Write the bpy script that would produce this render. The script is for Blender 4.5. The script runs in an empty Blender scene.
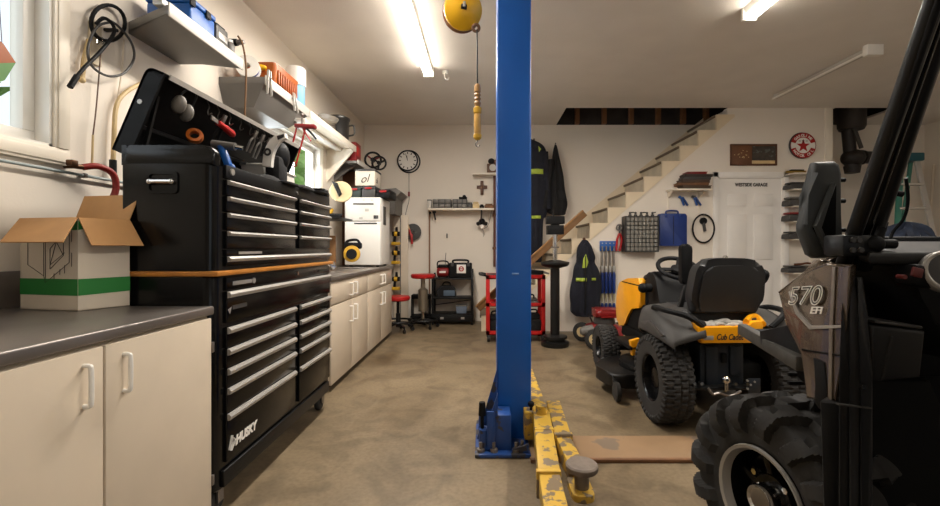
import bpy, bmesh, math, random
from mathutils import Vector, Matrix

RND = random.Random(7)
S = bpy.context.scene
COL = S.collection
PI = math.pi
# ------------------------------------------------------------------ camera
F, CX, CY, H = 440.0, 484.0, 247.5, 1.11
cd = bpy.data.cameras.new('camera')
cam = bpy.data.objects.new('camera', cd)
COL.objects.link(cam)
cam.location = (0, 0, H)
cam.rotation_euler = (PI / 2, 0, 0)
cd.sensor_width = 36.0
cd.lens = 36.0 * F / 940.0
cd.shift_x = -14.0 / 940.0
cd.shift_y = -5.5 / 940.0
cd.clip_start = 0.02
S.camera = cam


def lin(c):
    return tuple((v / 255 / 12.92) if v / 255 <= 0.04045 else ((v / 255 + 0.055) / 1.055) ** 2.4 for v in c)


# ------------------------------------------------------------------ world, light, exposure
w = bpy.data.worlds.new('world')
S.world = w
w.use_nodes = True
wb = w.node_tree.nodes['Background']
wb.inputs[0].default_value = (0.86, 0.94, 1.0, 1)
wb.inputs[1].default_value = 1.15
S.view_settings.view_transform = 'Standard'
S.view_settings.look = 'None'
S.view_settings.gamma = 1.0
S.view_settings.use_curve_mapping = False
S.view_settings.exposure = -0.02
S.cycles.max_bounces = 8
S.cycles.diffuse_bounces = 5
S.cycles.sample_clamp_indirect = 6.0


def area(name, loc, size, power, col, rot=(0, 0, 0)):
    l = bpy.data.lights.new(name, 'AREA')
    l.shape = 'RECTANGLE'
    l.size, l.size_y = size
    l.energy = power
    l.color = col
    o = bpy.data.objects.new(name, l)
    COL.objects.link(o)
    o.location = loc
    o.rotation_euler = rot
    return o


WARM = (1.0, 0.94, 0.86)
# the light of the ceiling fluorescents (fixtures are built further down)
LAMPS = [(-0.57, 3.34, 2.40), (2.05, 2.22, 2.40), (-0.57, 0.35, 1.4), (1.8, -0.6, 1.3), (4.4, -0.6, 1.3)]
for (lx, ly, ll), pw in zip(LAMPS, (84, 78, 2, 10, 6)):
    area('fluorescent_light', (lx, ly, 2.84), (0.16, ll), pw, WARM)
# daylight through the two side windows and the open garage door behind the camera
area('window_light', (-2.05, 1.2, 2.0), (1.1, 0.9), 5, (0.9, 0.96, 1.0), (0, -PI / 2, 0))
area('window_light', (-2.05, 4.2, 1.85), (0.6, 1.1), 26, (0.9, 0.96, 1.0), (0, -PI / 2, 0))


# ------------------------------------------------------------------ helpers
def P(px, py, Y):
    return Vector(((px - CX) / F * Y, Y, H - (py - CY) / F * Y))


OFF = {}


def tag(o, label=None, cat=None, group=None, kind=None):
    if label: o['label'] = label
    if cat: o['category'] = cat
    if group: o['group'] = group
    if kind: o['kind'] = kind
    return o


def thing(name, label, cat, loc=(0, 0, 0), rz=0, group=None, local=False):
    o = bpy.data.objects.new(name, None)
    o.empty_display_size = 0.1
    COL.objects.link(o)
    o.location = loc
    o.rotation_euler = (0, 0, rz)
    OFF[o.name] = Vector((0, 0, 0)) if local else Vector(loc)
    return tag(o, label, cat, group)


def kids(o):
    return [c for c in COL.objects if c.parent == o]


def dup(o, loc, label=None, rz=None, parent=None):
    def cp(x, par):
        c = x.copy()
        COL.objects.link(c)
        c.parent = par
        for k in kids(x):
            cp(k, c)
        return c
    r = cp(o, parent)
    r.location = loc
    if rz is not None: r.rotation_euler = (0, 0, rz)
    if label: r['label'] = label
    return r


MATS = {}


def M(name, rgb, rough=0.5, metal=0.0, var=0.08, scale=6.0, bump=0.0, bscale=80.0, spec=0.5, coat=0.0, wear=None):
    """rgb sRGB 0-255; var: tone variation by noise; wear: (rgb2, threshold, scale)"""
    m = bpy.data.materials.new(name)
    m.use_nodes = True
    nt = m.node_tree
    b = nt.nodes['Principled BSDF']
    L = nt.links.new
    c = lin(rgb)
    b.inputs['Roughness'].default_value = rough
    b.inputs['Metallic'].default_value = metal
    b.inputs['Specular IOR Level'].default_value = spec
    b.inputs['Coat Weight'].default_value = coat
    tc = nt.nodes.new('ShaderNodeTexCoord')
    n = nt.nodes.new('ShaderNodeTexNoise')
    n.inputs['Scale'].default_value = scale
    n.inputs['Detail'].default_value = 5
    L(tc.outputs['Object'], n.inputs['Vector'])
    r = nt.nodes.new('ShaderNodeValToRGB')
    r.color_ramp.elements[0].position = 0.3
    r.color_ramp.elements[1].position = 0.7
    r.color_ramp.elements[0].color = tuple(max(0, v * (1 - var)) for v in c) + (1,)
    r.color_ramp.elements[1].color = tuple(min(1, v * (1 + var)) for v in c) + (1,)
    L(n.outputs['Fac'], r.inputs['Fac'])
    out = r.outputs['Color']
    if wear:
        n2 = nt.nodes.new('ShaderNodeTexNoise')
        n2.inputs['Scale'].default_value = wear[2]
        n2.inputs['Detail'].default_value = 6
        L(tc.outputs['Object'], n2.inputs['Vector'])
        r2 = nt.nodes.new('ShaderNodeValToRGB')
        r2.color_ramp.elements[0].position = wear[1]
        r2.color_ramp.elements[1].position = min(1, wear[1] + 0.03)
        L(n2.outputs['Fac'], r2.inputs['Fac'])
        mx = nt.nodes.new('ShaderNodeMix')
        mx.data_type = 'RGBA'
        L(r2.outputs['Color'], mx.inputs[0])
        L(out, mx.inputs[6])
        mx.inputs[7].default_value = lin(wear[0]) + (1,)
        out = mx.outputs[2]
    L(out, b.inputs['Base Color'])
    if bump:
        n3 = nt.nodes.new('ShaderNodeTexNoise')
        n3.inputs['Scale'].default_value = bscale
        n3.inputs['Detail'].default_value = 4
        L(tc.outputs['Object'], n3.inputs['Vector'])
        bp = nt.nodes.new('ShaderNodeBump')
        bp.inputs['Strength'].default_value = bump
        bp.inputs['Distance'].default_value = 0.01
        L(n3.outputs['Fac'], bp.inputs['Height'])
        L(bp.outputs['Normal'], b.inputs['Normal'])
    MATS[name] = m
    return m


def emit(name, rgb, strength):
    m = bpy.data.materials.new(name)
    m.use_nodes = True
    b = m.node_tree.nodes['Principled BSDF']
    b.inputs['Base Color'].default_value = lin(rgb) + (1,)
    b.inputs['Emission Color'].default_value = lin(rgb) + (1,)
    b.inputs['Emission Strength'].default_value = strength
    return m


def spline(pts, n=8, closed=False):
    pts = [Vector(p) for p in pts]
    N = len(pts)
    out = []
    for i in range(N if closed else N - 1):
        if closed:
            p0, p1, p2, p3 = pts[i - 1], pts[i], pts[(i + 1) % N], pts[(i + 2) % N]
        else:
            p0, p1, p2, p3 = pts[max(i - 1, 0)], pts[i], pts[i + 1], pts[min(i + 2, N - 1)]
        for k in range(n):
            t = k / n
            out.append(0.5 * ((2 * p1) + (p2 - p0) * t + (2 * p0 - 5 * p1 + 4 * p2 - p3) * t * t + (3 * p1 - p0 - 3 * p2 + p3) * t ** 3))
    if not closed: out.append(pts[-1])
    return out


def rpoly(pts, r, n=5):
    """round the corners of a 2-D polygon; r a number or one per corner"""
    out = []
    N = len(pts)
    for i in range(N):
        a, b, c = Vector(pts[i - 1]), Vector(pts[i]), Vector(pts[(i + 1) % N])
        rr = r[i] if isinstance(r, (list, tuple)) else r
        if rr <= 0:
            out.append(b); continue
        u, v = (a - b), (c - b)
        q = min(rr, u.length * 0.49, v.length * 0.49)
        s, e = b + u.normalized() * q, b + v.normalized() * q
        for k in range(n + 1):
            t = k / n
            out.append(s * (1 - t) ** 2 + b * 2 * t * (1 - t) + e * t * t)
    return out


class MB:
    def __init__(self):
        self.bm = bmesh.new()

    def bx(self, x0, x1, y0, y1, z0, z1, bev=0, seg=2):
        return self.box(((x0 + x1) / 2, (y0 + y1) / 2, (z0 + z1) / 2), (abs(x1 - x0), abs(y1 - y0), abs(z1 - z0)), None, bev, seg)

    def box(self, c, s, rot=None, bev=0, seg=2):
        m = Matrix.Translation(Vector(c))
        if rot is not None:
            m = m @ (rot.to_4x4() if isinstance(rot, Matrix) else Matrix.Rotation(rot, 4, 'Z'))
        m = m @ Matrix.Diagonal((s[0], s[1], s[2], 1))
        r = bmesh.ops.create_cube(self.bm, size=1, matrix=m)
        if bev:
            es = list({e for v in r['verts'] for e in v.link_edges})
            bmesh.ops.bevel(self.bm, geom=es, offset=min(bev, min(s) * 0.49), segments=seg, affect='EDGES', profile=0.5)
        return self

    def bar(self, p0, p1, wd, th, up=(0, 0, 1), bev=0):
        p0, p1 = Vector(p0), Vector(p1)
        d = (p1 - p0)
        z = d.normalized()
        u = Vector(up)
        x = u.cross(z)
        if x.length < 1e-4: x = Vector((1, 0, 0)).cross(z)
        x.normalize()
        y = z.cross(x)
        m = Matrix((x, y, z)).transposed()
        return self.box((p0 + p1) / 2, (wd, th, d.length), m, bev)

    def rings(self, rings, closed=False, cap=True, flip=False):
        vs = [[self.bm.verts.new(p) for p in ring] for ring in rings]
        n = len(vs[0])
        R = len(vs)
        for i in range(R if closed else R - 1):
            a, b = vs[i], vs[(i + 1) % R]
            for k in range(n):
                f = (a[k], a[(k + 1) % n], b[(k + 1) % n], b[k])
                try: self.bm.faces.new(f)
                except ValueError: pass
        if cap and not closed:
            try:
                self.bm.faces.new(list(reversed(vs[0])))
                self.bm.faces.new(vs[-1])
            except ValueError: pass
        return self

    def sheet(self, rows):
        vs = [[self.bm.verts.new(p) for p in r] for r in rows]
        for i in range(len(vs) - 1):
            for k in range(len(vs[0]) - 1):
                self.bm.faces.new((vs[i][k], vs[i][k + 1], vs[i + 1][k + 1], vs[i + 1][k]))
        return self

    def tube(self, pts, r, seg=8, closed=False, sq=None):
        pts = [Vector(p) for p in pts]
        N = len(pts)
        rs = r if isinstance(r, (list, tuple)) else [r] * N
        def tan(i):
            if closed: return (pts[(i + 1) % N] - pts[i - 1]).normalized()
            return (pts[min(i + 1, N - 1)] - pts[max(i - 1, 0)]).normalized()
        t0 = tan(0)
        ref = Vector((0, 0, 1)) if abs(t0.z) < 0.9 else Vector((1, 0, 0))
        nrm = (ref - t0 * ref.dot(t0)).normalized()
        rings = []
        for i in range(N):
            t = tan(i)
            nrm = (nrm - t * nrm.dot(t))
            if nrm.length < 1e-6: nrm = t.orthogonal()
            nrm.normalize()
            bn = t.cross(nrm)
            rings.append([pts[i] + (nrm * math.cos(2 * PI * k / seg) + bn * math.sin(2 * PI * k / seg)) * rs[i] for k in range(seg)])
        return self.rings(rings, closed)

    def cyl(self, p0, p1, r0, r1=None, seg=20):
        p0, p1 = Vector(p0), Vector(p1)
        return self.lathe([(r0, 0), (r0 if r1 is None else r1, (p1 - p0).length)], p0, p1 - p0, seg)

    def lathe(self, prof, o, axis=(0, 0, 1), seg=28, closed=False, cap=True):
        o, ax = Vector(o), Vector(axis).normalized()
        x = ax.orthogonal().normalized()
        y = ax.cross(x)
        rings = [[o + ax * h + (x * math.cos(2 * PI * k / seg) + y * math.sin(2 * PI * k / seg)) * max(r, 1e-4) for k in range(seg)] for r, h in prof]
        return self.rings(rings, closed, cap)

    def torus(self, c, axis, R, r, seg=32, ss=8):
        prof = [(R + r * math.cos(2 * PI * k / ss), r * math.sin(2 * PI * k / ss)) for k in range(ss)]
        return self.lathe(prof, c, axis, seg, closed=True)

    def prism(self, pts, ext, bev=0, seg=2):
        pts = [Vector(p) for p in pts]
        e = Vector(ext)
        a = [self.bm.verts.new(p) for p in pts]
        b = [self.bm.verts.new(p + e) for p in pts]
        n = len(a)
        fs = [self.bm.faces.new(list(reversed(a))), self.bm.faces.new(b)]
        for k in range(n):
            fs.append(self.bm.faces.new((a[k], a[(k + 1) % n], b[(k + 1) % n], b[k])))
        if bev:
            es = list({ed for f in fs[:2] for ed in f.edges})
            bmesh.ops.bevel(self.bm, geom=es, offset=bev, segments=seg, affect='EDGES', profile=0.5)
        return self

    def sph(self, c, r, seg=16, ring=10, rot=None):
        s = (r, r, r) if not isinstance(r, (list, tuple)) else r
        m = Matrix.Translation(Vector(c))
        if rot is not None: m = m @ rot.to_4x4()
        bmesh.ops.create_uvsphere(self.bm, u_segments=seg, v_segments=ring, radius=1, matrix=m @ Matrix.Diagonal((s[0], s[1], s[2], 1)))
        return self

    def build(self, name, mat, parent=None, label=None, cat=None, group=None, kind=None, ang=35, loc=None):
        bm = self.bm
        bmesh.ops.recalc_face_normals(bm, faces=bm.faces)
        if parent is not None:
            off = OFF.get(parent.name, Vector())
        elif loc is not None:
            off = Vector(loc)
        elif kind == 'structure':
            off = Vector()
        else:
            xs = [v.co for v in bm.verts]
            off = Vector((sum(p.x for p in xs) / len(xs), sum(p.y for p in xs) / len(xs), min(p.z for p in xs)))
        for v in bm.verts: v.co -= off
        me = bpy.data.meshes.new(name)
        bm.to_mesh(me)
        bm.free()
        for p in me.polygons: p.use_smooth = True
        me.set_sharp_from_angle(angle=math.radians(ang))
        me.materials.append(mat)
        o = bpy.data.objects.new(name, me)
        COL.objects.link(o)
        OFF[o.name] = off
        if parent is not None: o.parent = parent
        else: o.location = off
        return tag(o, label, cat, group, kind)


def text(s, size, o, U, V, mat, parent, name='lettering', depth=0.001, shear=0.0, bold=0.0, label=None, squeeze=1.0):
    """flat lettering with its lower left corner at o, running along U, standing along V"""
    cu = bpy.data.curves.new('t', 'FONT')
    cu.body = s
    cu.size = size
    cu.extrude = depth
    cu.shear = shear
    cu.offset = bold
    t = bpy.data.objects.new('t', cu)
    COL.objects.link(t)
    dg = bpy.context.evaluated_depsgraph_get()
    dg.update()
    me = bpy.data.meshes.new_from_object(t.evaluated_get(dg))
    bpy.data.objects.remove(t)
    U, V = Vector(U).normalized(), Vector(V).normalized()
    N = U.cross(V)
    off = OFF.get(parent.name, Vector()) if parent else Vector()
    for v in me.vertices:
        c = v.co.copy()
        v.co = Vector(o) + U * c.x * squeeze + V * c.y + N * c.z - off
    me.materials.clear()
    me.materials.append(mat)
    ob = bpy.data.objects.new(name, me)
    COL.objects.link(ob)
    ob.parent = parent
    OFF[ob.name] = off
    if label: ob['label'] = label
    return ob


# ------------------------------------------------------------------ materials
wallm = M('painted_wall', (228, 218, 204), 0.75, var=0.03, scale=1.6, bump=0.06, bscale=90)
ceilm = M('stippled_ceiling', (228, 222, 214), 0.85, var=0.03, scale=3, bump=0.35, bscale=140)
trimm = M('cream_trim', (232, 222, 205), 0.45, var=0.03)
white = M('white_paint', (234, 230, 222), 0.4, var=0.02)
doorm = M('white_door_paint', (238, 233, 226), 0.45, var=0.02)
blk = M('black_enamel', (9, 9, 10), 0.2, var=0.1, spec=0.28)
blkm = M('black_satin', (16, 16, 16), 0.42, var=0.12, spec=0.35)
blkp = M('black_plastic', (20, 20, 21), 0.55, var=0.12, bump=0.05, bscale=300, spec=0.15)
blkd = M('dull_black', (12, 12, 11), 0.75, var=0.15, spec=0.15)
rub = M('black_rubber', (38, 36, 34), 0.8, var=0.2, scale=14, bump=0.15, bscale=120)
alu = M('brushed_aluminium', (176, 172, 166), 0.42, 0.45, var=0.05)
chrome = M('chrome', (205, 203, 200), 0.15, 1.0, var=0.02)
steel = M('stainless_worktop', (124, 117, 111), 0.33, 0.55, var=0.16, scale=3, bump=0.03, bscale=30)
greym = M('grey_sheet_metal', (106, 102, 97), 0.5, 0.1, var=0.06)
greyl = M('light_grey_metal', (190, 184, 175), 0.45, 0.1, var=0.05)
greyd = M('dark_grey_plastic', (62, 60, 58), 0.5, var=0.1)
greyf = M('charcoal_plastic', (42, 41, 40), 0.5, var=0.08, spec=0.2, bump=0.04, bscale=250)
wood = M('varnished_wood', (186, 120, 46), 0.4, var=0.2, scale=9)
woodp = M('pine_wood', (126, 88, 48), 0.6, var=0.15, scale=8)
woodd = M('dark_wood', (88, 52, 28), 0.5, var=0.25, scale=7)
cream = M('cream_laminate', (210, 195, 174), 0.45, var=0.03)
red = M('red_paint', (168, 22, 20), 0.35, var=0.1)
redd = M('dark_red_paint', (122, 20, 20), 0.4, var=0.15)
redp = M('red_vinyl', (172, 26, 26), 0.4, var=0.08)
blue = M('blue_paint', (8, 80, 160), 0.3, var=0.07, scale=2.5, wear=((46, 52, 66), 0.70, 5))
blueb = M('blue_base_paint', (26, 64, 126), 0.4, var=0.15, scale=6, wear=((52, 50, 58), 0.56, 12))
bluep = M('blue_plastic', (16, 86, 164), 0.4, var=0.08)
blued = M('navy_plastic', (18, 46, 112), 0.45, var=0.1)
lblue = M('light_blue_label', (120, 178, 214), 0.45, var=0.1)
yel = M('yellow_cadet_paint', (236, 160, 14), 0.28, var=0.06, coat=0.3)
yelw = M('worn_yellow_paint', (190, 152, 54), 0.5, var=0.12, wear=((116, 100, 80), 0.525, 18))
yelr = M('reel_yellow', (228, 172, 22), 0.35, var=0.08)
yelt = M('tool_yellow', (206, 158, 30), 0.5, var=0.12)
orange = M('amber_plastic', (160, 80, 18), 0.35, var=0.1)
tan = M('tan_plastic', (206, 180, 132), 0.55, var=0.12, scale=14)
card = M('cardboard', (186, 140, 90), 0.8, var=0.08, scale=10)
cardw = M('white_carton', (212, 200, 182), 0.6, var=0.03)
green = M('green_print', (34, 122, 50), 0.6, var=0.06)
ink = M('black_ink', (44, 38, 34), 0.7, var=0.05)
navy = M('navy_cloth', (22, 24, 36), 0.9, var=0.3, scale=9, bump=0.4, bscale=40)
blkc = M('black_cloth', (17, 16, 17), 0.92, var=0.3, scale=9, bump=0.4, bscale=40)
hivis = M('reflective_tape', (176, 196, 70), 0.5, var=0.1)
brown = M('rusty_brown', (112, 76, 48), 0.7, var=0.3, scale=9)
rust = M('rusty_plate', (140, 112, 82), 0.6, var=0.12, scale=3, wear=((116, 100, 84), 0.60, 3))
bronze = M('metallic_brown_paint', (96, 82, 68), 0.25, 0.4, var=0.06, coat=0.6)
silver = M('silver_paint', (170, 166, 160), 0.35, 0.4, var=0.06)
whit = M('white_lettering', (232, 228, 220), 0.5, var=0.01)
glassm = bpy.data.materials.new('window_glass')
glassm.use_nodes = True
_b = glassm.node_tree.nodes['Principled BSDF']
_b.inputs['Base Color'].default_value = (1, 1, 1, 1)
_b.inputs['Roughness'].default_value = 0.02
_b.inputs['Transmission Weight'].default_value = 1.0
_b.inputs['IOR'].default_value = 1.02
tubem = emit('fluorescent_tube', (255, 245, 230), 24)
tubed = emit('fluorescent_tube_behind', (255, 245, 230), 18)


def floor_material():
    m = bpy.data.materials.new('stained_concrete')
    m.use_nodes = True
    nt = m.node_tree
    L = nt.links.new
    b = nt.nodes['Principled BSDF']
    tc = nt.nodes.new('ShaderNodeTexCoord')
    mp = nt.nodes.new('ShaderNodeMapping')
    L(tc.outputs['Object'], mp.inputs[0])
    def noise(sc, det=6, dist=0.0):
        n = nt.nodes.new('ShaderNodeTexNoise')
        n.inputs['Scale'].default_value = sc
        n.inputs['Detail'].default_value = det
        n.inputs['Distortion'].default_value = dist
        L(mp.outputs[0], n.inputs['Vector'])
        return n
    def ramp(src, stops):
        r = nt.nodes.new('ShaderNodeValToRGB')
        e = r.color_ramp.elements
        e[0].position, e[0].color = stops[0][0], lin(stops[0][1]) + (1,)
        e[1].position, e[1].color = stops[-1][0], lin(stops[-1][1]) + (1,)
        for p, c in stops[1:-1]:
            x = e.new(p); x.color = lin(c) + (1,)
        L(src, r.inputs['Fac'])
        return r.outputs['Color']
    a = ramp(noise(1.1, 8, 0.6).outputs['Fac'], [(0.28, (94, 80, 62)), (0.5, (118, 103, 80)), (0.72, (138, 121, 95))])
    c = ramp(noise(3.4, 8, 1.4).outputs['Fac'], [(0.36, (86, 72, 55)), (0.55, (134, 117, 92))])
    mx = nt.nodes.new('ShaderNodeMix'); mx.data_type = 'RGBA'
    mx.inputs[0].default_value = 0.45
    L(a, mx.inputs[6]); L(c, mx.inputs[7])
    d = ramp(noise(0.7, 6, 0.8).outputs['Fac'], [(0.56, (255, 255, 255)), (0.70, (176, 158, 130))])
    mu = nt.nodes.new('ShaderNodeMix'); mu.data_type = 'RGBA'; mu.blend_type = 'MULTIPLY'
    mu.inputs[0].default_value = 0.8
    L(mx.outputs[2], mu.inputs[6]); L(d, mu.inputs[7])
    sp = ramp(noise(46, 3).outputs['Fac'], [(0.3, (205, 198, 188)), (0.6, (255, 255, 255))])
    m3 = nt.nodes.new('ShaderNodeMix'); m3.data_type = 'RGBA'; m3.blend_type = 'MULTIPLY'
    m3.inputs[0].default_value = 0.5
    L(mu.outputs[2], m3.inputs[6]); L(sp, m3.inputs[7])
    L(m3.outputs[2], b.inputs['Base Color'])
    rr = nt.nodes.new('ShaderNodeMapRange')
    rr.inputs[3].default_value = 0.28; rr.inputs[4].default_value = 0.62
    L(noise(2.2).outputs['Fac'], rr.inputs[0])
    L(rr.outputs[0], b.inputs['Roughness'])
    bp = nt.nodes.new('ShaderNodeBump'); bp.inputs['Strength'].default_value = 0.08
    L(noise(30).outputs['Fac'], bp.inputs['Height']); L(bp.outputs[0], b.inputs['Normal'])
    return m


floorm = floor_material()

# ------------------------------------------------------------------ room
XL, XR, YB, YS, YF, ZC = -1.81, 6.65, 6.64, 5.83, -3.0, 2.96


def st(name, mb, mat, parent=None):
    return mb.build(name, mat, parent, kind=None if parent else 'structure')


st('floor', MB().bx(XL - .2, XR + .2, YF - .2, YB + .2, -0.1, 0), floorm)
c = MB()
for q in [(XL - .2, XR + .2, YF - .2, YS), (XL - .2, 1.09, YS, YB + .2), (3.3, 4.66, YS, YB + .2), (5.5, XR + .2, YS, YB + .2)]:
    c.bx(*q, ZC, ZC + 0.03)
st('ceiling', c, ceilm)
w = MB()
for (y0, y1, z0, z1) in [(YF, .70, 0, ZC), (.70, 1.84, 0, 1.53), (.70, 1.84, 2.5, ZC), (1.84, 3.6, 0, ZC), (3.6, 4.86, 0, 1.55), (3.6, 4.86, 2.2, ZC), (4.86, YB, 0, ZC)]:
    w.bx(XL - .16, XL, y0, y1, z0, z1)
st('wall_left', w, wallm)
st('wall_back', MB().bx(XL, XR, YB, YB + .1, 0, ZC), wallm)
st('wall_right', MB().bx(XR, XR + .1, YF, YB, 0, ZC), wallm)
w = MB()
for (x0, x1, z0, z1) in [(XL, .8, 0, ZC), (.8, 4.6, 2.3, ZC), (4.6, XR, 0, ZC)]:
    w.bx(x0, x1, YF - .1, YF, z0, z1)
st('wall_front', w, wallm)
# wall under the staircase, with its sloping upper left edge and the doorway
XE, DX0, DX1, DZ = 4.61, 3.10, 3.96, 2.04
SL = (P(727.5, 122.7, YS).z - P(569.5, 258, YS).z) / (P(727.5, 122.7, YS).x - P(569.5, 258, YS).x)
X0s = P(569.5, 258, YS).x - P(569.5, 258, YS).z / SL
XT = P(727.5, 122.7, YS).x
w = MB()
w.prism([(X0s, YS, 0), (DX0, YS, 0), (DX0, YS, (DX0 - X0s) * SL)], (0, .1, 0))
w.prism([(DX0, YS, DZ), (DX1, YS, DZ), (DX1, YS, ZC), (XT, YS, ZC), (XT, YS, (XT - X0s) * SL), (DX0, YS, (DX0 - X0s) * SL)], (0, .1, 0))
w.bx(DX1, XE, YS, YS + .1, 0, ZC)
w.bx(XE - .1, XE, YS + .1, YB, 0, ZC)
st('wall_stair', w, wallm)
st('trim_corner', MB().bx(XE - .10, XE + .006, YS - .012, YS, 0, ZC, .004), trimm)
# dark space above the ceiling openings
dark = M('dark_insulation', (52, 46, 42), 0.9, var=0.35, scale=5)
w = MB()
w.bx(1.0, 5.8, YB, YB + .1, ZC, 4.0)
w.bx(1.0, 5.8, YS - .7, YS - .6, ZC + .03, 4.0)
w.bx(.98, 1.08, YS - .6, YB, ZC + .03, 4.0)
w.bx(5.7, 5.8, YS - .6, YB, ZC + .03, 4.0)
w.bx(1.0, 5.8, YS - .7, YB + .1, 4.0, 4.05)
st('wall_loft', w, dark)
for i, px in enumerate((577, 604, 631, 658, 683, 706)):
    x = (px - CX) / F * 6.6
    st('trim_stud_%d' % (i + 1), MB().bx(x - .03, x + .03, YB - .08, YB, ZC, 4.0), M('loft_stud%d' % i, (128, 84, 50), .7, var=.2))
for i, x in enumerate((4.9, 5.3)):
    st('trim_joist_%d' % (i + 1), MB().bx(x - .03, x + .03, YS - .5, YB, ZC + .5, ZC + .7), woodd)

# windows
def window(n, y0, y1, z0, z1, mull, tr):
    root = bpy.data.objects.new('window_%d' % n, None)
    COL.objects.link(root)
    root['kind'] = 'structure'
    m = MB()
    for (a, b, cc, d) in [(y0, y1, z0, z0 + .012), (y0, y1, z1 - .012, z1), (y0, y0 + .012, z0, z1), (y1 - .012, y1, z0, z1)]:
        m.bx(XL - .16, XL + .004, a, b, cc, d)
    m.build('jamb', white, root)
    m = MB()
    t = tr
    for (a, b, cc, d) in [(y0 - t, y1 + t, z0 - t, z0), (y0 - t, y1 + t, z1, z1 + t), (y0 - t, y0, z0, z1), (y1, y1 + t, z0, z1)]:
        m.bx(XL, XL + .016, a, b, cc, d, .004)
        m.bx(XL + .012, XL + .022, a + .012, b - .012, cc + .012 if cc < z0 or cc >= z1 else cc, d - .012 if cc < z0 or cc >= z1 else d, .004)
    m.build('casing', trimm, root)
    s = MB()
    xs = XL - .08
    fr = [(y0 + .012, y1 - .012, z0 + .012, z0 + .06), (y0 + .012, y1 - .012, z1 - .06, z1 - .012), (y0 + .012, y0 + .06, z0 + .06, z1 - .06), (y1 - .06, y1 - .012, z0 + .06, z1 - .06)]
    if mull: fr.append((mull - .04, mull + .04, z0 + .06, z1 - .06))
    for (a, b, cc, d) in fr:
        s.bx(xs - .025, xs + .025, a, b, cc, d, .005)
    sash = s.build('sash', white, root)
    g = MB().bx(xs - .004, xs + .004, y0 + .05, (mull - .03) if mull else y1 - .05, z0 + .05, z1 - .05)
    g.build('pane', glassm, sash)
    if mull: MB().bx(xs - .004, xs + .004, mull + .03, y1 - .05, z0 + .05, z1 - .05).build('pane', glassm, sash)
    return root


window(1, .70, 1.84, 1.53, 2.5, None, .07)
window(2, 3.6, 4.86, 1.55, 2.2, 4.17, .06)

# door under the stairs
dr = bpy.data.objects.new('door_1', None)
COL.objects.link(dr)
dr['kind'] = 'structure'
m = MB()
m.bx(DX0 - .07, DX0, YS - .018, YS, 0, DZ + .07, .005).bx(DX1, DX1 + .07, YS - .018, YS, 0, DZ + .07, .005).bx(DX0 - .07, DX1 + .07, YS - .018, YS, DZ, DZ + .07, .005)
m.bx(DX0, DX0 + .012, YS - .01, YS + .1, 0, DZ).bx(DX1 - .012, DX1, YS - .01, YS + .1, 0, DZ).bx(DX0, DX1, YS - .01, YS + .1, DZ - .012, DZ)
m.build('casing', doorm, dr)
m = MB().bx(DX0 + .012, DX1 - .012, YS + .012, YS + .05, .01, DZ - .012)
dc = (DX0 + DX1) / 2
for (a, b, z0, z1) in [(DX0 + .13, dc - .05, .2, .8), (dc + .05, DX1 - .13, .2, .8), (DX0 + .13, dc - .05, .95, 1.55), (dc + .05, DX1 - .13, .95, 1.55), (DX0 + .13, dc - .05, 1.66, 1.82), (dc + .05, DX1 - .13, 1.66, 1.82)]:
    m.bx(a, b, YS + .002, YS + .014, z0, z1, .008)
leaf = m.build('door_leaf', doorm, dr)
MB().sph((DX0 + .08, YS - .03, .98), .03).cyl((DX0 + .08, YS - .03, .98), (DX0 + .08, YS + .02, .98), .012).build('door_knob', chrome, leaf)
a = P(735.5, 186.2, YS)
text('WESTSIDE GARAGE', .062, (a.x, YS + .008, a.z), (1, 0, 0), (0, 0, 1), ink, leaf, 'door_lettering', bold=.0022, squeeze=.79)

# outside, seen through the windows
grassm = M('grass', (120, 150, 80), .9, var=.3, scale=3)
st('ground_outside', MB().bx(-16, -2.1, -6, 22, -.3, -.2), grassm)


def tree(x, y, h, r, label, col):
    t = thing('tree', label, 'tree', (x, y, -.2), 0, 'trees outside the windows')
    MB().tube([(x, y, -.2), (x + .1, y, h * .4), (x, y + .1, h * .7)], [.14, .11, .06]).build('trunk', woodd, t)
    b = MB()
    for i in range(420):
        a, bb, q = RND.uniform(0, 2 * PI), math.acos(RND.uniform(-1, 1)), RND.uniform(.55, 1)
        d = Vector((math.cos(a) * math.sin(bb), math.sin(a) * math.sin(bb), math.cos(bb)))
        cpt = Vector((x, y, h * .62)) + Vector((d.x * r, d.y * r, d.z * h * .42)) * q
        u = Vector((RND.uniform(-1, 1), RND.uniform(-1, 1), RND.uniform(-1, 1))).normalized()
        v = u.orthogonal().normalized() * .22
        u = u * .36
        vs = [b.bm.verts.new(cpt + k) for k in (u, v, -u, -v)]
        b.bm.faces.new(vs)
    b.build('crown', col, t)


leafm = M('leaves', (112, 150, 70), .8, var=.35, scale=2)
leafm2 = M('pale_leaves', (150, 180, 104), .8, var=.3, scale=2)
tree(-6.0, 3.4, 4.2, 1.5, 'leafy green tree seen through the near window', leafm)
tree(-7.0, 13.2, 5.0, 2.0, 'pale green tree seen through right pane of far window', leafm2)
tree(-5.2, 9.0, 4.6, 1.2, 'darker green tree seen through left pane of far window', leafm)

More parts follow.
